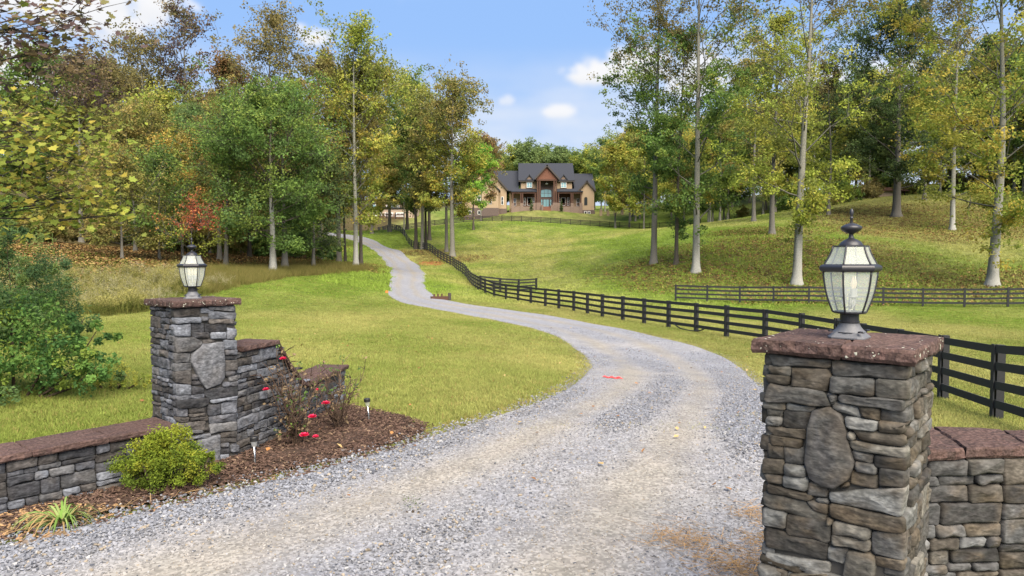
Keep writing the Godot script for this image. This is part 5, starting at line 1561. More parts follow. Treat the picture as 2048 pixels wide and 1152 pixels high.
	tree("cherry_tree", "leafy green tree with forked mossy trunk at the wood edge", -18.21, 52.0, {"h": 12.2, "base": 0.12, "r": 4.3, "tr": 0.27, "kind": "round", "n": 13000, "size": 0.22, "limbs": 54, "pal": "green", "bark": dark * 1.5, "puff": 0.85, "white": 0.4})
	tree("cherry_tree", "grey-trunked green tree just right of the forked one", -18.96, 57.0, {"h": 13.5, "base": 0.22, "r": 3.6, "tr": 0.26, "kind": "round", "n": 8000, "size": 0.23, "limbs": 40, "pal": "green", "bark": grey, "puff": 0.85})
	tree("evergreen_tree", "dense dark evergreen low beside the grey-trunked tree", -17.45, 60.0, {"h": 9.2, "base": 0.14, "r": 3.0, "tr": 0.16, "kind": "round", "n": 8000, "size": 0.22, "limbs": 40, "pal": "dark", "bark": grey, "puff": 0.8})
	tree("poplar_tree", "grey trunk between the dark evergreen and the bend", -17.74, 70.0, {"h": 19.0, "base": 0.22, "r": 3.6, "tr": 0.26, "n": 6000, "size": 0.3, "limbs": 38, "pal": "olive", "bark": grey, "puff": 0.9})
	tree("poplar_tree", "thin dark stem between the grey trunk and the bend", -18.05, 74.0, {"h": 17.0, "base": 0.3, "r": 3.0, "tr": 0.15, "n": 4000, "size": 0.3, "limbs": 30, "pal": "brown", "bark": dark, "puff": 0.9})
	tree("cherry_tree", "light green tree with slanting grey stems behind the far lantern", -23.05, 55.0, {"h": 12.5, "base": 0.18, "r": 3.2, "tr": 0.18, "kind": "round", "n": 8000, "size": 0.22, "limbs": 42, "pal": "green", "bark": grey, "puff": 0.8, "lean": V(0.05, 0)})
	tree("cherry_tree", "shadowed grey stem left of the slanting stems", -25.67, 60.0, {"h": 13.0, "base": 0.3, "r": 2.8, "tr": 0.2, "kind": "round", "n": 4500, "size": 0.24, "limbs": 32, "pal": "olive", "bark": grey, "puff": 0.8})
	tree("maple_tree", "small maple turning red and orange above the far lantern", -24.38, 52.0, {"h": 3.9, "base": 0.22, "r": 2.4, "tr": 0.07, "kind": "round", "n": 2200, "size": 0.17, "limbs": 26, "pal": "yellow_green", "top": "fire", "bark": grey, "puff": 0.55})
	tree("maple_tree", "yellow understorey tree above the red maple", -28.92, 60.0, {"h": 9.8, "base": 0.25, "r": 2.3, "tr": 0.1, "kind": "round", "n": 5000, "size": 0.2, "limbs": 34, "pal": "amber", "bark": grey, "puff": 0.7})
	tree("pine_tree", "slender pine with airy light green boughs in the wood", -32.56, 70.0, {"h": 15.5, "base": 0.42, "r": 4.0, "tr": 0.2, "kind": "pine", "n": 7500, "size": 0.34, "limbs": 34, "pal": "light_pine", "bark": Color(0.15, 0.11, 0.085), "puff": 0.75})
	tree("poplar_tree", "tallest tree of the wood with a bare purplish top", -38.81, 82.0, {"h": 28.1, "base": 0.3, "r": 3.8, "tr": 0.3, "n": 6500, "size": 0.33, "limbs": 46, "pal": "olive", "top": "plum", "bark": pale, "puff": 0.95})
	tree("poplar_tree", "tall thin-leaved tree left of the wood's tallest", -42.90, 80.0, {"h": 24.2, "base": 0.3, "r": 3.6, "tr": 0.28, "n": 6500, "size": 0.33, "limbs": 46, "pal": "yellow_green", "top": "brown", "bark": pale, "puff": 0.95})
	tree("poplar_tree", "tall olive tree with plum-brown top behind the green forked tree", -29.48, 84.0, {"h": 28.9, "base": 0.25, "r": 5.2, "tr": 0.32, "n": 10000, "size": 0.34, "limbs": 54, "pal": "olive", "top": "brown", "bark": grey, "puff": 1.05})
	tree("poplar_tree", "russet tree between the two tallest of the wood", -36.23, 88.0, {"h": 23.8, "base": 0.2, "r": 4.4, "tr": 0.28, "n": 8500, "size": 0.35, "limbs": 46, "pal": "russet", "bark": grey, "puff": 1.05})
	tree("poplar_tree", "olive tree beside the tall poplar at the bend", -24.19, 86.0, {"h": 24.7, "base": 0.2, "r": 4.8, "tr": 0.28, "n": 9000, "size": 0.35, "limbs": 46, "pal": "olive", "top": "brown", "bark": grey, "puff": 1.05})
	tree("poplar_tree", "broad yellow-brown tree at the middle of the wood", -50.87, 88.0, {"h": 21.9, "base": 0.18, "r": 5.0, "tr": 0.3, "n": 9500, "size": 0.36, "limbs": 50, "pal": "olive", "top": "brown", "bark": grey, "puff": 1.1})
	tree("poplar_tree", "brownish tree with open purple top at the far left of the wood", -49.09, 78.0, {"h": 20.5, "base": 0.2, "r": 4.6, "tr": 0.26, "n": 7500, "size": 0.34, "limbs": 44, "pal": "brown", "top": "plum", "bark": grey, "puff": 1.0})
	tree("poplar_tree", "yellow-green tree before the wood's tallest", -37.62, 74.0, {"h": 15.7, "base": 0.16, "r": 4.4, "tr": 0.24, "n": 9500, "size": 0.3, "limbs": 46, "pal": "yellow_green", "bark": grey, "puff": 0.95})
	tree("poplar_tree", "olive understorey tree left of the yellow one", -34.16, 62.0, {"h": 11.5, "base": 0.12, "r": 3.8, "tr": 0.16, "kind": "round", "n": 9000, "size": 0.25, "limbs": 44, "pal": "olive", "bark": grey, "puff": 0.9})
	tree("poplar_tree", "olive and gold tree filling the gap beyond the bend", -25.38, 142.0, {"h": 32.6, "base": 0.14, "r": 6.4, "tr": 0.36, "n": 9000, "size": 0.5, "limbs": 48, "pal": "olive", "top": "golden", "bark": grey, "puff": 1.5})
	tree("poplar_tree", "yellowing tree left of the garage at the top of the drive", -28.21, 138.0, {"h": 25.5, "base": 0.12, "r": 5.4, "tr": 0.3, "n": 8500, "size": 0.48, "limbs": 46, "pal": "golden", "bark": grey, "puff": 1.45})
	tree("oak_tree", "dark green tree overlapping the golden poplar group on its left", -22.97, 150.0, {"h": 31.9, "base": 0.2, "r": 5.4, "tr": 0.36, "kind": "round", "n": 8000, "size": 0.5, "limbs": 46, "pal": "green", "bark": dark, "puff": 1.5})
	tree("oak_tree", "deep green tree behind the lower storey of the wood edge", -25.34, 66.0, {"h": 12.0, "base": 0.12, "r": 4.0, "tr": 0.2, "kind": "round", "n": 9000, "size": 0.26, "limbs": 44, "pal": "olive", "bark": dark, "puff": 0.95})
	tree("maple_tree", "yellow-green understorey tree left of the red maple", -28.37, 55.0, {"h": 7.2, "base": 0.1, "r": 3.0, "tr": 0.1, "kind": "round", "n": 7000, "size": 0.2, "limbs": 40, "pal": "green", "bark": grey, "puff": 0.75})
	tree("maple_tree", "low bushy tree between the cedar and the red maple", -29.68, 52.0, {"h": 6.6, "base": 0.1, "r": 2.6, "tr": 0.1, "kind": "round", "n": 6000, "size": 0.19, "limbs": 38, "pal": "olive", "bark": grey, "puff": 0.7})
	# the masses behind: copies of a few trees, each a tree of its own
	var protos := []
	for q in 6:
		var k: String = ["olive", "brown", "yellow_green", "russet", "green", "olive"][q]
		var lab: String = ["olive", "brownish", "yellow-green", "russet", "green", "grey-green"][q]
		var wx: float = [-52.0, -60.0, -46.0, -70.0, -58.0, -40.0][q]
		var wd: float = [92.0, 100.0, 104.0, 110.0, 84.0, 112.0][q]
		protos.append(tree("woodland_tree", "%s broadleaf tree standing deep in the wood on the left" % lab, wx, wd, {"h": 21.0, "base": 0.12, "r": 5.2, "tr": 0.26, "kind": "round" if q % 2 else "poplar", "n": 6500, "size": 0.42, "limbs": 40, "pal": k, "top": "brown" if q == 2 else "", "bark": grey, "puff": 1.25, "group": "trees of the left wood"}))
	rng.seed = 909
	for q in 46:
		var d := rng.randf_range(74.0, 132.0)
		var x := wood_line(d) - 4.0 - rng.randf() * rng.randf() * 78.0
		if d < 92.0 and x > -38.0 and rng.randf() < 0.6: d += 30.0; x -= 10.0
		var w := rng.randi() % 6
		copy_tree(protos[w], ["olive", "brownish", "yellow-green", "russet", "green", "grey-green"][w] + " woodland tree", "left", x, d, rng.randf_range(0.55, 0.86), rng.randf() * TAU, "trees of the left wood")
	# wood on the hilltop at the right
	var right := []
	for q in 4:
		var k: String = ["olive", "green", "golden", "dark"][q]
		right.append(tree("hilltop_tree", "%s tree in the wood along the right-hand hilltop" % ["olive", "green", "golden", "dark green"][q], [62.0, 74.0, 88.0, 50.0][q], [150.0, 142.0, 138.0, 158.0][q], {"h": 22.0, "base": 0.16, "r": 5.6, "tr": 0.26, "kind": "round" if q % 2 else "poplar", "n": 5500, "size": 0.5, "limbs": 36, "pal": k, "bark": pale if q % 2 else grey, "puff": 1.45, "group": "trees of the right-hand wood"}))
	for q in 64:
		var x := rng.randf_range(42.0, 150.0)
		var d := rng.randf_range(140.0, 185.0) if x < 80.0 else rng.randf_range(112.0, 180.0)
		if x < 64.0: d = maxf(d, 150.0)
		if q > 42: x = rng.randf_range(84.0, 125.0); d = rng.randf_range(92.0, 135.0)
		var w := rng.randi() % 4
		copy_tree(right[w], ["olive", "green", "golden", "dark green"][w] + " hilltop tree", "right", x, d, rng.randf_range(0.75, 1.2), rng.randf() * TAU, "trees of the right-hand wood")
	for q in 34:
		var x := rng.randf_range(30.0, 72.0)
		var d := rng.randf_range(178.0, 232.0)
		if q < 18:
			x = rng.randf_range(40.0, 86.0); d = rng.randf_range(139.0, 160.0)
		var w := rng.randi() % 4
		copy_tree(right[w], ["olive", "green", "golden", "dark green"][w] + " hilltop tree", "right", x, d, rng.randf_range(0.75, 1.1), rng.randf() * TAU, "trees of the right-hand wood")
	# low growth that closes both woods near the ground
	var low := []
	for q in 3:
		low.append(bush("understorey_bush", ["olive", "green", "brownish"][q] + " bush filling the foot of the wood", "bush", [80.0, 92.0, 70.0][q], [140.0, 126.0, 150.0][q], [[0, 1.4, 0, 1.7], [1.4, 1.0, 0.3, 1.3], [-1.5, 1.2, 0, 1.5], [0.3, 2.4, -0.5, 1.3], [2.6, 0.8, 0, 1.0]], 2600, 0.34, ["olive", "green", "brown"][q]))
		low[q].set_meta("group", "bushes at the foot of the woods")
	rng.seed = 77
	for q in 70:
		var d := rng.randf_range(128.0, 165.0)
		var x := rng.randf_range(52.0, 150.0)
		if q < 26:
			d = rng.randf_range(62.0, 100.0)
			x = wood_line(d) - 5.0 - rng.randf() * 45.0
		elif q < 42:
			x = rng.randf_range(85.0, 140.0); d = rng.randf_range(100.0, 140.0)
		var w := rng.randi() % 3
		var c: Node3D = low[w].duplicate()
		c.name = numbered("understorey_bush")
		add_child(c)
		c.position = Vector3(x, hill(x, d), -d)
		c.rotation.y = rng.randf() * TAU
		c.scale = Vector3.ONE * rng.randf_range(0.7, 1.4)
		note_copy(c, ["olive", "green", "brownish"][w] + " understorey bush", "left" if x < 0.0 else "right")
	# far trees behind the house
	var far := []
	for q in 4:
		var k: String = ["light_pine", "pine", "yellow_green", "green"][q]
		far.append(tree("far_tree", "%s tree on the skyline behind the house" % ["light green broad", "dark tufted pine", "olive rounded", "mid green"][q], [-6.0, 19.0, 30.0, 2.0][q], [268.0, 272.0, 262.0, 275.0][q], {"h": [20.0, 25.0, 19.0, 20.0][q], "base": 0.15 if q != 1 else 0.45, "r": 5.5 if q != 1 else 5.0, "tr": 0.3, "kind": "pine" if q == 1 else "round", "n": 4500, "size": 0.7 if q != 1 else 0.9, "limbs": 34, "pal": k, "bark": grey, "puff": 1.7, "group": "trees behind the house"}))
	for q in 58:
		var x := rng.randf_range(-105.0, 100.0) if q > 24 else rng.randf_range(-16.0, 62.0)
		var d := rng.randf_range(252.0, 300.0)
		var w := rng.randi() % 4
		if w == 1 and rng.randf() < 0.5: w = 0
		copy_tree(far[w], ["light green", "dark tufted pine", "olive", "mid green"][w] + " skyline tree", "back", x, d, rng.randf_range(0.85, 1.2), rng.randf() * TAU, "trees behind the house")
	for q in 6: note_copy(protos[q], ["olive", "brownish", "yellow-green", "russet", "green", "grey-green"][q] + " woodland tree", "left")
	for q in 4: note_copy(right[q], ["olive", "green", "golden", "dark green"][q] + " hilltop tree", "right")
	for q in 4: note_copy(far[q], ["light green", "dark tufted pine", "olive", "mid green"][q] + " skyline tree", "back")
	for q in 3: note_copy(low[q], ["olive", "green", "brownish"][q] + " understorey bush", "right")
	label_copies()


func build_plants() -> void:
	overhanging_tree()
	bush("yew_shrub", "rounded yellow-green shrub before the low stone wall", "shrub", -2.97, 5.75, [[0, 0.28, 0, 0.28, 0.85], [-0.22, 0.2, 0.05, 0.21, 0.8], [0.22, 0.22, 0.02, 0.22, 0.8], [0.05, 0.38, -0.05, 0.2, 0.8], [-0.08, 0.18, 0.18, 0.2], [0.38, 0.2, -0.02, 0.14], [-0.12, 0.33, 0.0, 0.18]], 17000, 0.024, "shrub", 0.5)
	bush("thicket", "big dark green leafy thicket at the left edge behind the wall", "shrub", -7.05, 9.6, [[0, 0.7, 0, 0.8], [-0.7, 0.9, 0.2, 0.8], [0.55, 0.55, 0.1, 0.55], [-0.25, 1.15, -0.3, 0.55], [-1.3, 1.0, 0.0, 0.9], [0.95, 0.38, 0.0, 0.42], [0.1, 0.3, 0.6, 0.5], [-0.9, 0.45, 0.7, 0.6], [0.7, 0.9, -0.5, 0.35], [1.25, 0.3, 0.1, 0.34], [1.0, 0.75, -0.3, 0.3]], 19000, 0.06, "thicket", 0.6)
	bush("cedar", "feathery dark green cedar behind the thicket at the left edge", "cedar", -12.28, 17.0, [[0, 1.6, 0, 1.2, 1.3], [0.3, 0.7, 0, 1.2, 0.7], [-0.9, 1.2, 0.3, 1.2, 1.2], [0.5, 1.7, 0, 0.7, 0.9], [-0.3, 2.5, 0, 0.6, 1.0], [-1.5, 2.2, 0, 0.9]], 26000, 0.11, "cedar", 0.22)
	bush("weed_clump", "tall yellow-green weeds at the foot of the thicket", "plant", -6.10, 10.3, [[0, 0.22, 0, 0.22, 1.1], [0.3, 0.2, 0.1, 0.18, 1.2], [-0.3, 0.25, 0, 0.2, 1.2], [0.55, 0.14, 0.1, 0.14, 1.2]], 2600, 0.045, "yellow_green", 0.25)
	rose_bush("large thorny rose bush with few leaves before the wing wall", -2.24, 7.05, 24, 0.92, 0.46, [[0.22, 0.36, 0.2, 1.1], [0.16, 0.19, 0.28, 1.2], [-0.28, 0.62, 0.1, 0.9], [-0.12, 0.93, 0.05, 0.9], [0.25, 0.16, 0.2, 0.8]])
	rose_bush("smaller rose bush with upright bare canes by the end of the wing wall", -2.00, 7.75, 15, 0.74, 0.36, [[-0.06, 0.36, 0.25, 1.2], [-0.2, 0.48, 0.1, 0.9]])
	grass_clump("strap-leaved lily clump at the foot of the low wall", -3.31, 4.95, 80, 0.34)
	path_light("black solar path light between shrub and rose bush, close to the pillar", -2.42, 6.35, 0.02)
	path_light("black solar path light at the lawn end of the mulch bed", -1.72, 8.15, 0.09)
	rock("round pale tan stone at the tip of the mulch bed", -1.18, 7.85, Vector3(0.075, 0.055, 0.06), Color(0.42, 0.36, 0.28))
	rock("flat orange-tan stone half sunk in the mulch behind the round one", -1.41, 7.3, Vector3(0.11, 0.05, 0.07), Color(0.36, 0.24, 0.15), 0.5)
	rock("small white quartz stone in the mulch", -1.71, 6.85, Vector3(0.06, 0.045, 0.05), Color(0.52, 0.47, 0.42))
	rock("low tan stone where gravel meets mulch, below the rose bush", -1.99, 6.15, Vector3(0.065, 0.045, 0.05), Color(0.36, 0.27, 0.18))
	rock("orange-tan stone beside the gravel, below the path light", -2.15, 5.9, Vector3(0.06, 0.045, 0.045), Color(0.40, 0.28, 0.18))
	rock("long tan slab of rock lying beside the lily clump", -3.20, 4.72, Vector3(0.17, 0.06, 0.075), Color(0.40, 0.27, 0.16), 0.4)
	rock("pale pinkish stone at the left edge of the gravel", -3.34, 4.6, Vector3(0.085, 0.055, 0.065), Color(0.42, 0.33, 0.26), 0.4)
	# orange paint on one leaf-sized scrap and the survey mark on the drive
	var sx := 1.86
	var mark := Shape.new()
	for q in 10:
		var f := q / 10.0
		var w := 0.055 * (0.6 + 0.8 * sin(q * 2.1) * sin(q * 2.1))
		var a := Vector3(sx - 0.17 + 0.34 * f, hill(sx, 12.6) + 0.058 + 0.010 * sin(q * 1.7), -12.6 + 0.16 * f)
		var b := Vector3(sx - 0.17 + 0.34 * (f + 0.1), hill(sx, 12.6) + 0.058 + 0.010 * sin((q + 1) * 1.7), -12.6 + 0.16 * (f + 0.1))
		mark.slab(a + Vector3(0, 0, -w), b + Vector3(0, 0, -w), b + Vector3(0, 0, w), a + Vector3(0, 0, w), 0.006)
	tag(put("marker_tape", mark, M.red_paint, self), "bright red strip of marker tape lying on the gravel drive", "tape")
	bush("weed_sprig", "small green weed growing in the gravel of the drive", "weed", -0.76, 5.15, [[0, 0.03, 0, 0.035], [0.05, 0.025, 0.01, 0.03], [-0.05, 0.025, 0, 0.03]], 150, 0.016, "dark", 0.4)
	var fx := -8.71
	var flag := thing("survey_flag", "small orange survey flag in the lawn beside the bend", "flag", Vector3(fx, hill(fx, 47.0), -47.0), 0.2)
	put("wire", Shape.new().tube(PackedVector3Array([Vector3(0, -0.05, 0), Vector3(0, 0.34, 0)]), PackedFloat32Array([0.004, 0.004]), 5), M.steel, flag)
	put("flag", bx(0.004, 0.16, 0.2, 0.34, -0.003, 0.003), M.orange, flag)
	# timbers lying on the verge
	var logs := thing("old_timber", "short weathered sleeper on edge on the verge inside the bend", "timber", Vector3(-5.10, hill(-5.10, 49.0) + 0.02, -49.0), 0.3)
	put("sleeper", bx(-0.75, 0.5, -0.05, 0.22, -0.12, 0.12), M.timber, logs)
	for q in 3: put("stake", bx(-0.55 + q * 0.28, -0.45 + q * 0.28, 0.22, 0.40, -0.06, 0.06), M.timber, logs)
	put("end_block", bx(0.52, 0.72, -0.05, 0.45, -0.1, 0.1), M.dark_trim, logs)
	# bare red clay by the fence
	var clay := Shape.new()
	var cx := -11.63
	var n := 40
	for q in n:
		var a0 := TAU * q / n; var a1 := TAU * (q + 1) / n
		var rad := func(a: float) -> Vector2: return Vector2(cos(a) * 2.5, sin(a) * 4.2) * (0.75 + 0.35 * wob.get_noise_2d(cos(a) * 300.0, sin(a) * 300.0 + 50.0))
		var p0: Vector2 = rad.call(a0); var p1: Vector2 = rad.call(a1)
		clay.tint = Color(0.42, 0.17, 0.075)
		clay.tri(Vector3(cx, hill(cx, 98.0) + 0.05, -98.0), Vector3(cx + p0.x, hill(cx + p0.x, 98.0 + p0.y) + 0.03, -98.0 - p0.y), Vector3(cx + p1.x, hill(cx + p1.x, 98.0 + p1.y) + 0.03, -98.0 - p1.y))
	tag(put("clay_patch", clay, M.clay, self), "bare orange clay patch beside the drive fence", "clay", "", "structure")


# ---------------------------------------------------------------- ground cover

func in_mulch(x: float, d: float) -> bool:
	return Geometry2D.is_point_in_polygon(Vector2(x, d), MULCH_EDGE)


var MULCH_EDGE := PackedVector2Array([V(-6.3, 2.2), V(-4.9, 3.45), V(-3.57, 4.66), V(-2.8, 5.4), V(-1.89, 6.28), V(-1.45, 6.8), V(-1.0, 7.45), V(-1.0, 7.95), V(-1.35, 8.4), V(-1.75, 8.75), V(-2.1, 9.0), V(-2.5, 9.2), V(-2.75, 7.2), V(-3.3, 6.3), V(-4.3, 5.1), V(-6.6, 2.5)])


func build_mulch() -> void:
	rng.seed = 31
	var s := Shape.new()
	var step := 0.07
	# a fine sheet over the bed, clipped by its outline, heaped a little in the middle
	var lo := Vector2(-6.6, 2.2)
	var nx := int(5.8 / step); var nd := int(7.1 / step)
	var id := {}
	for j in nd:
		for i in nx:
			var p := lo + Vector2(i, j) * step
			if in_mulch(p.x, p.y) and in_mulch(p.x + step, p.y) and in_mulch(p.x, p.y + step) and in_mulch(p.x + step, p.y + step):
				var c := []
				for o in [Vector2(0, 0), Vector2(0, 1), Vector2(1, 1), Vector2(1, 0)]:
					var g: Vector2 = p + o * step
					c.append(Vector3(g.x, hill(g.x, g.y) + 0.035 + 0.03 * wob.get_noise_2d(g.x * 120.0, g.y * 120.0), -g.y))
				var t := clampf(0.5 + wob.get_noise_2d(p.x * 60.0, p.y * 60.0), 0.0, 1.0)
				var straw := clampf((4.9 - p.y) * 0.5, 0.0, 0.8)
				s.tint = Color(0.062, 0.042, 0.034).lerp(Color(0.105, 0.073, 0.058), t).lerp(Color(0.26, 0.17, 0.09), straw * t)
				s.quad(c[0], c[1], c[2], c[3])
	tag(put("mulch_bed", s, M.mulch, self, true), "dark brown bark mulch bed along the foot of the walls", "mulch", "", "structure")
	var chip := Shape.new().box(Vector3.ZERO, Vector3(1.0, 0.18, 0.34)).mesh()
	var places := []; var colors := PackedColorArray()
	while places.size() < 14000:
		var p := Vector2(rng.randf_range(-6.4, -0.9), rng.randf_range(2.4, 9.2))
		if not in_mulch(p.x, p.y) and not (in_mulch(p.x - 0.15, p.y + 0.15) and rng.randf() < 0.35): continue
		var b := Basis.from_euler(Vector3(rng.randfn() * 0.3, rng.randf() * TAU, rng.randfn() * 0.3))
		places.append(Transform3D(sized(b, Vector3.ONE * rng.randf_range(0.014, 0.042)), Vector3(p.x, hill(p.x, p.y) + 0.04 + rng.randf() * 0.012, -p.y)))
		var k := rng.randf_range(0.5, 1.5)
		var c := Color(0.085, 0.055, 0.043) * k
		if rng.randf() < 0.07: c = Color(0.20, 0.14, 0.095)
		if p.y < 5.3 and rng.randf() < 0.35: c = Color(0.30, 0.19, 0.10)
		colors.append(Color(c.r, c.g, c.b))
	scatter("mulch_chips", "bark chips strewn over the mulch bed", "mulch", M.chip, chip, places, colors)


func build_gravel() -> void:
	rng.seed = 123
	var meshes := []
	for q in 5: meshes.append(lump(q * 7 + 3, 0.55, 2, 5, 0.4).mesh())
	var places := [[], [], [], [], []]
	var colors := [PackedColorArray(), PackedColorArray(), PackedColorArray(), PackedColorArray(), PackedColorArray()]
	var rows := drive_left.size()
	var total := 0
	for q in rows - 1:
		var l := drive_left[q]; var r := drive_right[q]; var l2 := drive_left[q + 1]; var r2 := drive_right[q + 1]
		var mid_d := (l.y + r.y) / 2
		if l.y < 1.5 and r.y < 1.5 and mid_d < 1.0: continue
		if mid_d > 30.0: break
		var area := ((l2 - l).length() + (r2 - r).length()) / 2 * ((r - l).length() + (r2 - l2).length()) / 2
		var dense := 2100.0 / (1.0 + pow(maxf(mid_d - 4.0, 0.0) / 5.5, 2.0))
		var n := int(area * dense)
		for i in n:
			var u := rng.randf(); var w := rng.randf()
			var p := l.lerp(r, u).lerp(l2.lerp(r2, u), w)
			if u < 0.05 or u > 0.95: p += Vector2(rng.randfn(), rng.randfn()) * 0.12
			if p.y < 3.4: continue
			var tr := track(u, p.y) * 0.75 + wob.get_noise_2d(p.x * 10.0, p.y * 10.0) * 0.75
			if rng.randf() < tr * 0.55: continue
			var size := rng.randf_range(0.007, 0.016) * (1.0 + 0.55 * float(rng.randf() < 0.15)) * lerpf(1.0, 0.5, clampf(tr, 0.0, 1.0))
			size *= lerpf(1.0, 0.8, clampf((mid_d - 5.0) / 10.0, 0.0, 1.0))
			var b := Basis.from_euler(Vector3(rng.randfn() * 0.4, rng.randf() * TAU, rng.randfn() * 0.4))
			var v := rng.randi() % 5
			places[v].append(Transform3D(sized(b, Vector3(size * rng.randf_range(0.8, 1.5), size, size)), Vector3(p.x, hill(p.x, p.y) + 0.03 + size * 0.12 + (0.012 * rng.randf() if tr < 0.2 else 0.0), -p.y)))
			var k := rng.randf_range(0.62, 1.3)
			var c := Color(0.178, 0.187, 0.215).lerp(Color(0.26, 0.235, 0.20), clampf(tr * 0.8, 0.0, 0.8)) * k
			var odd := rng.randf()
			if odd < 0.07: c = Color(0.24, 0.205, 0.16) * rng.randf_range(0.8, 1.15)
			elif odd < 0.12: c = Color(0.075, 0.08, 0.095)
			elif odd < 0.16: c = Color(0.29, 0.29, 0.295)
			colors[v].append(Color(c.r, c.g, c.b))
			total += 1
	for q in 5:
		scatter("gravel_stones", ["grey crushed gravel strewn over the drive", "angular grey gravel pieces over the drive", "flat grey gravel pieces over the drive", "rounded grey gravel pieces over the drive", "coarse grey gravel pieces over the drive"][q], "gravel", M.pebble, meshes[q], places[q], colors[q])
	print("gravel ", total)
	# dry pine needles and straw caught on the gravel by the near pillar
	var needle := Shape.new().box(Vector3.ZERO, Vector3(1.0, 0.012, 0.02)).mesh()
	var np := []; var nc := PackedColorArray()
	for q in 1500:
		var c: Vector2 = [V(1.35, 4.25), V(1.75, 4.5), V(1.95, 4.1), V(1.5, 4.05), V(1.15, 4.6), V(1.9, 5.0)][rng.randi() % 6]
		var p := c + Vector2(rng.randfn(), rng.randfn()) * 0.13
		var b := Basis.from_euler(Vector3(rng.randfn() * 0.1, rng.randf() * TAU, rng.randfn() * 0.15))
		np.append(Transform3D(sized(b, Vector3.ONE * rng.randf_range(0.05, 0.13)), Vector3(p.x, hill(p.x, p.y) + 0.05 + rng.randf() * 0.02, -p.y)))
		nc.append(Color(0.30, 0.19, 0.09) * rng.randf_range(0.6, 1.5))
	for q in 1400:
		var p := Vector2(rng.randf_range(-4.2, -2.6), rng.randf_range(4.3, 5.6))
		if not in_mulch(p.x, p.y) or p.y > 4.2 + (p.x + 4.2) * 0.9: continue
		var b := Basis.from_euler(Vector3(rng.randfn() * 0.1, rng.randf() * TAU, rng.randfn() * 0.15))
		np.append(Transform3D(sized(b, Vector3.ONE * rng.randf_range(0.06, 0.16)), Vector3(p.x, hill(p.x, p.y) + 0.055, -p.y)))
		nc.append(Color(0.34, 0.23, 0.11) * rng.randf_range(0.6, 1.4))
	scatter("pine_straw", "dry brown needles and straw on gravel and mulch", "straw", M.dry_leaf, needle, np, nc)


func tuft(seed_: int, blades: int, tall: float, spread: float, wide: float) -> ArrayMesh:
	var r := RandomNumberGenerator.new()
	r.seed = seed_
	var s := Shape.new()
	for q in blades:
		var a := r.randf() * TAU
		var root := Vector3(cos(a), 0, sin(a)) * spread * sqrt(r.randf())
		var lean := Vector3(r.randfn(), 0, r.randfn()) * tall * 0.45
		var tip := root + lean + Vector3(0, tall * r.randf_range(0.6, 1.1), 0)
		var b := r.randf() * TAU
		var side := Vector3(cos(b), 0, sin(b)) * wide
		s.tint = Color.WHITE * r.randf_range(0.8, 1.2)
		s.tri(root - side - Vector3(0, 0.01, 0), tip, root + side - Vector3(0, 0.01, 0))
	return s.mesh()


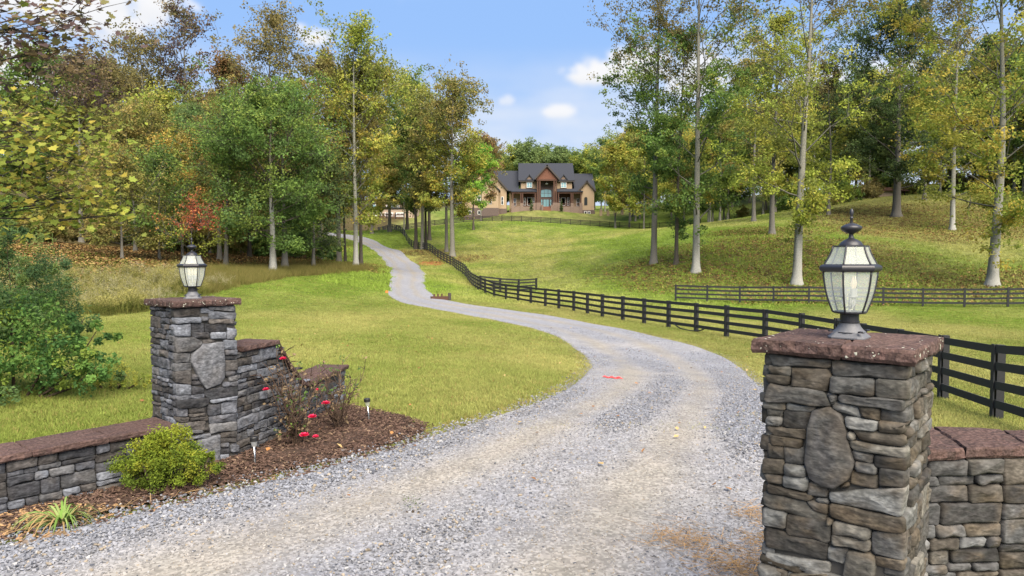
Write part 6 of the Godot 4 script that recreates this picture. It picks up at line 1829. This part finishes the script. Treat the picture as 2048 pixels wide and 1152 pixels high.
func build_grass() -> void:
	rng.seed = 321
	var meshes := [tuft(1, 9, 0.055, 0.05, 0.0035), tuft(2, 9, 0.045, 0.05, 0.004), tuft(3, 10, 0.065, 0.06, 0.0035)]
	var places := [[], [], []]
	var colors := [PackedColorArray(), PackedColorArray(), PackedColorArray()]
	var tries := 0
	while tries < 330000:
		tries += 1
		var f := rng.randf()
		var d := 5.0 + 50.0 * pow(f, 1.7)
		var half := d * 0.78 + 1.0
		var x := rng.randf_range(-half, half)
		if in_mulch(x, d) or on_drive(x, d, -0.08): continue
		var near_edge := on_drive(x, d, 0.35)
		if near_edge and rng.randf() < 0.5: continue
		if d < 5.6 and x > -3.2 and x < 2.0: continue
		var v := rng.randi() % 3
		var k := rng.randf_range(0.8, 1.35) * (1.0 + d / 28.0)
		if near_edge: k *= 0.8
		places[v].append(Transform3D(sized(Basis(Vector3.UP, rng.randf() * TAU), Vector3(k, k * rng.randf_range(0.55, 0.95) / (1.0 + d / 30.0), k)), Vector3(x, hill(x, d), -d)))
		var c := lawn_tone(x, d) * rng.randf_range(0.75, 1.3)
		if rng.randf() < 0.1 or near_edge and rng.randf() < 0.4: c = Color(0.30, 0.25, 0.09) * rng.randf_range(0.7, 1.2)
		colors[v].append(Color(c.r, c.g, c.b))
	for q in 3:
		scatter("lawn_grass", ["short mown lawn grass", "tufts of mown lawn grass", "longer tufts of lawn grass"][q], "grass", M.blade, meshes[q], places[q], colors[q])
	# coarser sward on the far meadow
	var coarse := tuft(9, 12, 0.16, 0.3, 0.022)
	var fp := []; var fc := PackedColorArray()
	while fp.size() < 60000:
		var d := rng.randf_range(50.0, 170.0)
		var x := rng.randf_range(-0.28 * d, 0.8 * d)
		if on_drive(x, d, -0.1): continue
		fp.append(Transform3D(sized(Basis(Vector3.UP, rng.randf() * TAU), Vector3.ONE * rng.randf_range(0.6, 1.3)), Vector3(x, hill(x, d), -d)))
		var c := lawn_tone(x, d) * rng.randf_range(1.0, 1.5)
		fc.append(Color(c.r, c.g, c.b))
	scatter("meadow_grass", "yellow-green sward of the rising meadow", "grass", M.blade, coarse, fp, fc)
	# fallen leaves under the trees
	var lf := Shape.new()
	lf.quad(Vector3(-0.5, 0, 0), Vector3(0, 0.12, -0.35), Vector3(0.5, 0.05, 0), Vector3(0, 0.1, 0.35))
	var lm := lf.mesh()
	var lp := []; var lc := PackedColorArray()
	var guard := 0
	while lp.size() < 95000 and guard < 700000:
		guard += 1
		var d := rng.randf_range(32.0, 135.0)
		var x := rng.randf_range(maxf(-0.75 * d, -45.0), 0.8 * d)
		if rng.randf() > litter_at(x, d) or on_drive(x, d, -0.2): continue
		var b := Basis.from_euler(Vector3(rng.randfn() * 0.35, rng.randf() * TAU, rng.randfn() * 0.35))
		lp.append(Transform3D(sized(b, Vector3.ONE * rng.randf_range(0.10, 0.22)), Vector3(x, hill(x, d) + 0.06 + rng.randf() * 0.06, -d)))
		var c: Color = [Color(0.15, 0.085, 0.035), Color(0.22, 0.13, 0.05), Color(0.10, 0.055, 0.03), Color(0.28, 0.20, 0.08)][rng.randi() % 4]
		lc.append(c * rng.randf_range(0.7, 1.2))
	scatter("fallen_leaves", "brown fallen leaves lying under the trees", "leaves", M.dry_leaf, lm, lp, lc)
	# a few leaves on the near lawn and drive
	var sp := []; var sc := PackedColorArray()
	for q in 260:
		var d := rng.randf_range(5.0, 30.0)
		var x := rng.randf_range(-0.75 * d, 0.5 * d)
		var b := Basis.from_euler(Vector3(rng.randfn() * 0.3, rng.randf() * TAU, rng.randfn() * 0.3))
		sp.append(Transform3D(sized(b, Vector3.ONE * rng.randf_range(0.04, 0.09)), Vector3(x, hill(x, d) + 0.055, -d)))
		sc.append([Color(0.30, 0.15, 0.06), Color(0.18, 0.09, 0.04), Color(0.36, 0.26, 0.12)][rng.randi() % 3])
	scatter("stray_leaves", "stray brown leaves on lawn and gravel", "leaves", M.dry_leaf, lm, sp, sc)
	# golden rod and tall weeds before the left wood
	var weeds := []
	for q in 3:
		var s := Shape.new()
		var r := RandomNumberGenerator.new()
		r.seed = q + 60
		for st in 5:
			var root := Vector3(r.randfn(), 0, r.randfn()) * 0.12
			var tip := root + Vector3(r.randfn() * 0.12, r.randf_range(0.75, 1.2), r.randfn() * 0.12)
			s.tint = Color(0.17, 0.17, 0.05)
			var sd := Vector3(0.006, 0, 0.004)
			s.quad(root - sd, tip - sd * 0.5, tip + sd * 0.5, root + sd)
			for l in 12:
				var f := r.randf_range(0.15, 0.85)
				var p := root.lerp(tip, f)
				var a := r.randf() * TAU
				var e := p + Vector3(cos(a), 0.4, sin(a)) * r.randf_range(0.06, 0.12)
				var w := Vector3(-sin(a), 0, cos(a)) * 0.012
				s.tint = Color(0.13, 0.16, 0.04) * r.randf_range(0.8, 1.3)
				s.quad(p, (p + e) / 2 + w, e, (p + e) / 2 - w)
			for l in 22:
				var p := tip + Vector3(r.randfn() * 0.07, r.randfn() * 0.1 - 0.02, r.randfn() * 0.07)
				var t := Vector3(r.randfn(), r.randfn(), r.randfn()).normalized() * 0.022
				var u := t.cross(Vector3(r.randfn(), r.randfn(), r.randfn())).normalized() * 0.014
				s.tint = Color(0.27, 0.25, 0.085) * r.randf_range(0.75, 1.2) if q != 2 else Color(0.28, 0.26, 0.16)
				s.quad(p - t, p + u, p + t, p - u)
		weeds.append(s.mesh())
	for q in 3:
		var wp := []; var wc := PackedColorArray()
		while wp.size() < 620:
			var d := rng.randf_range(28.0, 39.0)
			var edge := wood_line(d) + 0.0
			var x := edge - rng.randf() * rng.randf() * 16.0 + 3.0 * wob.get_noise_2d(d * 20.0, q * 50.0)
			if d < 36.0: x = minf(x, -14.5 - (36.0 - d) * 0.3)
			var k := rng.randf_range(0.45, 1.05) * (0.8 + 0.7 * wob.get_noise_2d(x * 30.0, d * 30.0))
			wp.append(Transform3D(sized(Basis(Vector3.UP, rng.randf() * TAU), Vector3(k, k, k)), Vector3(x, hill(x, d) - 0.02, -d)))
			wc.append(Color.WHITE * rng.randf_range(0.75, 1.25))
		scatter("tall_weeds", ["pale goldenrod standing before the left wood", "yellowed tall weeds before the left wood", "whitish seed heads before the left wood"][q], "weeds", M.blade, weeds[q], wp, wc)
	# dry grass along the wood edge up to the bend
	var dry := tuft(19, 22, 0.5, 0.3, 0.01)
	var dp := []; var dc := PackedColorArray()
	for q in 2600:
		var d := rng.randf_range(36.0, 66.0)
		var x := wood_line(d) + 1.2 - absf(rng.randfn()) * 3.0
		dp.append(Transform3D(sized(Basis(Vector3.UP, rng.randf() * TAU), Vector3.ONE * rng.randf_range(0.5, 1.2)), Vector3(x, hill(x, d), -d)))
		dc.append(Color(0.20, 0.17, 0.06).lerp(Color(0.13, 0.13, 0.035), rng.randf()))
	scatter("dry_grass", "rough dry grass along the edge of the wood", "grass", M.blade, dry, dp, dc)


# ---------------------------------------------------------------- sky

func sky_image() -> Image:
	var w := 1400; var h := 700
	var im := Image.create(w, h, false, Image.FORMAT_RGBF)
	var n := FastNoiseLite.new()
	n.noise_type = FastNoiseLite.TYPE_SIMPLEX_SMOOTH
	n.fractal_octaves = 5
	n.frequency = 1.0
	n.seed = 8
	# cumulus puffs: azimuth, elevation, half width, half height in degrees, strength
	var puffs := [[-33.2, 17.0, 7.5, 2.40, 1.00], [-27.9, 18.1, 4.0, 1.60, 0.95], [-35.2, 11.8, 4.5, 2.20, 1.00], [-16.0, 17.1, 1.9, 0.95, 1.00], [7.6, 14.8, 4.0, 1.00, 1.00], [10.2, 15.2, 3.0, 1.50, 1.00], [3.9, 11.9, 1.5, 0.60, 0.90], [-0.4, 12.9, 0.9, 0.40, 0.60], [24.3, 12.2, 4.0, 1.70, 1.00], [28.3, 12.6, 3.0, 1.40, 0.80], [15.4, 14.0, 3.0, 1.80, 0.90], [-6.0, 9.8, 4.5, 0.80, 0.50], [-21.0, 11.9, 4.0, 1.40, 0.80]]
	var r := RandomNumberGenerator.new()
	r.seed = 21
	for q in 46:
		var az := r.randf_range(48.0, 312.0)
		puffs.append([az if az < 180.0 else az - 360.0, r.randf_range(8.0, 48.0), r.randf_range(2.5, 8.0), r.randf_range(0.9, 2.6), r.randf_range(0.7, 1.0)])
	for j in h:
		var el := 90.0 - 180.0 * (j + 0.5) / h
		var near := []
		for p in puffs:
			if absf(el - p[1]) < p[3] * 2.2: near.append(p)
		var up := clampf(el / 90.0, 0.0, 1.0)
		var blue := Color(0.335, 0.560, 0.985).lerp(Color(0.16, 0.34, 0.80), clampf((el - 18.0) / 60.0, 0.0, 1.0))
		blue = blue.lerp(Color(0.53, 0.72, 0.985), clampf(1.0 - (el - 3.0) / 15.0, 0.0, 1.0) * 0.75)
		for i in w:
			var az := 360.0 * (i + 0.5) / w
			if az > 180.0: az -= 360.0
			var c := blue
			if el > -2.0:
				var dir := Vector3(sin(deg_to_rad(az)) * cos(deg_to_rad(el)), sin(deg_to_rad(el)), -cos(deg_to_rad(az)) * cos(deg_to_rad(el)))
				var q := n.get_noise_3dv(dir * Vector3(5.0, 17.0, 5.0))
				# a veil of thin cloud low in the sky, thinning upwards
				var veil := clampf((17.0 - el) / 6.0, 0.0, 1.0) * clampf(0.55 + q * 0.7, 0.0, 0.85)
				c = c.lerp(Color(0.80, 0.86, 0.965), veil)
				var wisp := clampf(n.get_noise_3dv(dir * Vector3(3.0, 9.0, 3.0) + Vector3(7, 0, 0)) * 0.9 - 0.12, 0.0, 0.4)
				c = c.lerp(Color(0.86, 0.90, 0.97), wisp)
				var fluff := n.get_noise_3dv(dir * Vector3(26.0, 38.0, 26.0))
				for p in near:
					var da: float = absf(az - p[0])
					if da > 180.0: da = 360.0 - da
					if da > p[2] * 2.0: continue
					var e: float = pow(da / p[2], 2.0) + pow((el - p[1]) / (p[3] * (1.25 if el > p[1] else 0.8)), 2.0)
					var k: float = smoothstep(0.0, 0.75, 1.0 - e + fluff * 0.95 + q * 0.5) * p[4]
					var white := Color(0.97, 0.97, 0.985).lerp(Color(0.80, 0.83, 0.89), clampf((p[1] - el) / p[3] * 0.7 + 0.1, 0.0, 0.8))
					c = c.lerp(white, k)
			im.set_pixel(i, j, c)
	return im


func _ready() -> void:
	# camera
	var cam := Camera3D.new()
	cam.name = "camera"
	cam.position = Vector3(0, 1.97, 0)
	cam.rotation.x = -atan(58.0 / 1365.0)
	cam.fov = rad_to_deg(2.0 * atan(576.0 / 1365.0))
	cam.near = 0.1
	cam.far = 1500.0
	add_child(cam)
	cam.current = true
	# sky, exposure, haze
	var exposure := 7.5
	var env := Environment.new()
	env.background_mode = Environment.BG_SKY
	env.sky = Sky.new()
	var pano := PanoramaSkyMaterial.new()
	pano.panorama = ImageTexture.create_from_image(sky_image())
	env.sky.sky_material = pano
	env.background_energy_multiplier = 1.0 / exposure
	env.tonemap_mode = Environment.TONE_MAPPER_LINEAR
	env.tonemap_exposure = exposure
	env.sdfgi_enabled = true
	env.ssao_enabled = true
	env.ssil_enabled = true
	var world := WorldEnvironment.new()
	world.name = "world_environment"
	world.environment = env
	add_child(world)
	# a veiled, high sun
	var sun := DirectionalLight3D.new()
	sun.name = "sun"
	sun.light_energy = 0.5
	sun.light_color = Color(1.0, 0.95, 0.87)
	sun.light_angular_distance = 60.0
	sun.shadow_enabled = true
	sun.rotation_degrees = Vector3(-50, 20, 0)
	add_child(sun)
	rng.seed = 1
	wob.noise_type = FastNoiseLite.TYPE_SIMPLEX_SMOOTH
	wob.frequency = 0.01
	wob.fractal_octaves = 3
	unit_box = Shape.new().box(Vector3.ZERO, Vector3.ONE).mesh()
	var t0 := Time.get_ticks_msec()
	make_materials()
	lay_out_drive()
	build_ground()
	print("ground ", Time.get_ticks_msec() - t0)
	build_drive()
	build_mulch()
	print("mulch ", Time.get_ticks_msec() - t0)
	build_stonework()
	lantern(Vector3(1.537, 1.612, -3.10), 0.86, "large black glass lantern on the oval-stone pillar, nearer one")
	lantern(Vector3(-3.092, 1.589, -6.60), 0.35, "black glass lantern on the farther stone pillar, before the wood")
	build_fences()
	build_house()
	build_garage()
	build_shed()
	print("house ", Time.get_ticks_msec() - t0)
	build_trees()
	print("leaf and branch triangles ", triangles)
	print("trees ", Time.get_ticks_msec() - t0)
	build_plants()
	build_gravel()
	print("gravel ", Time.get_ticks_msec() - t0)
	build_grass()
	print("done ", Time.get_ticks_msec() - t0)
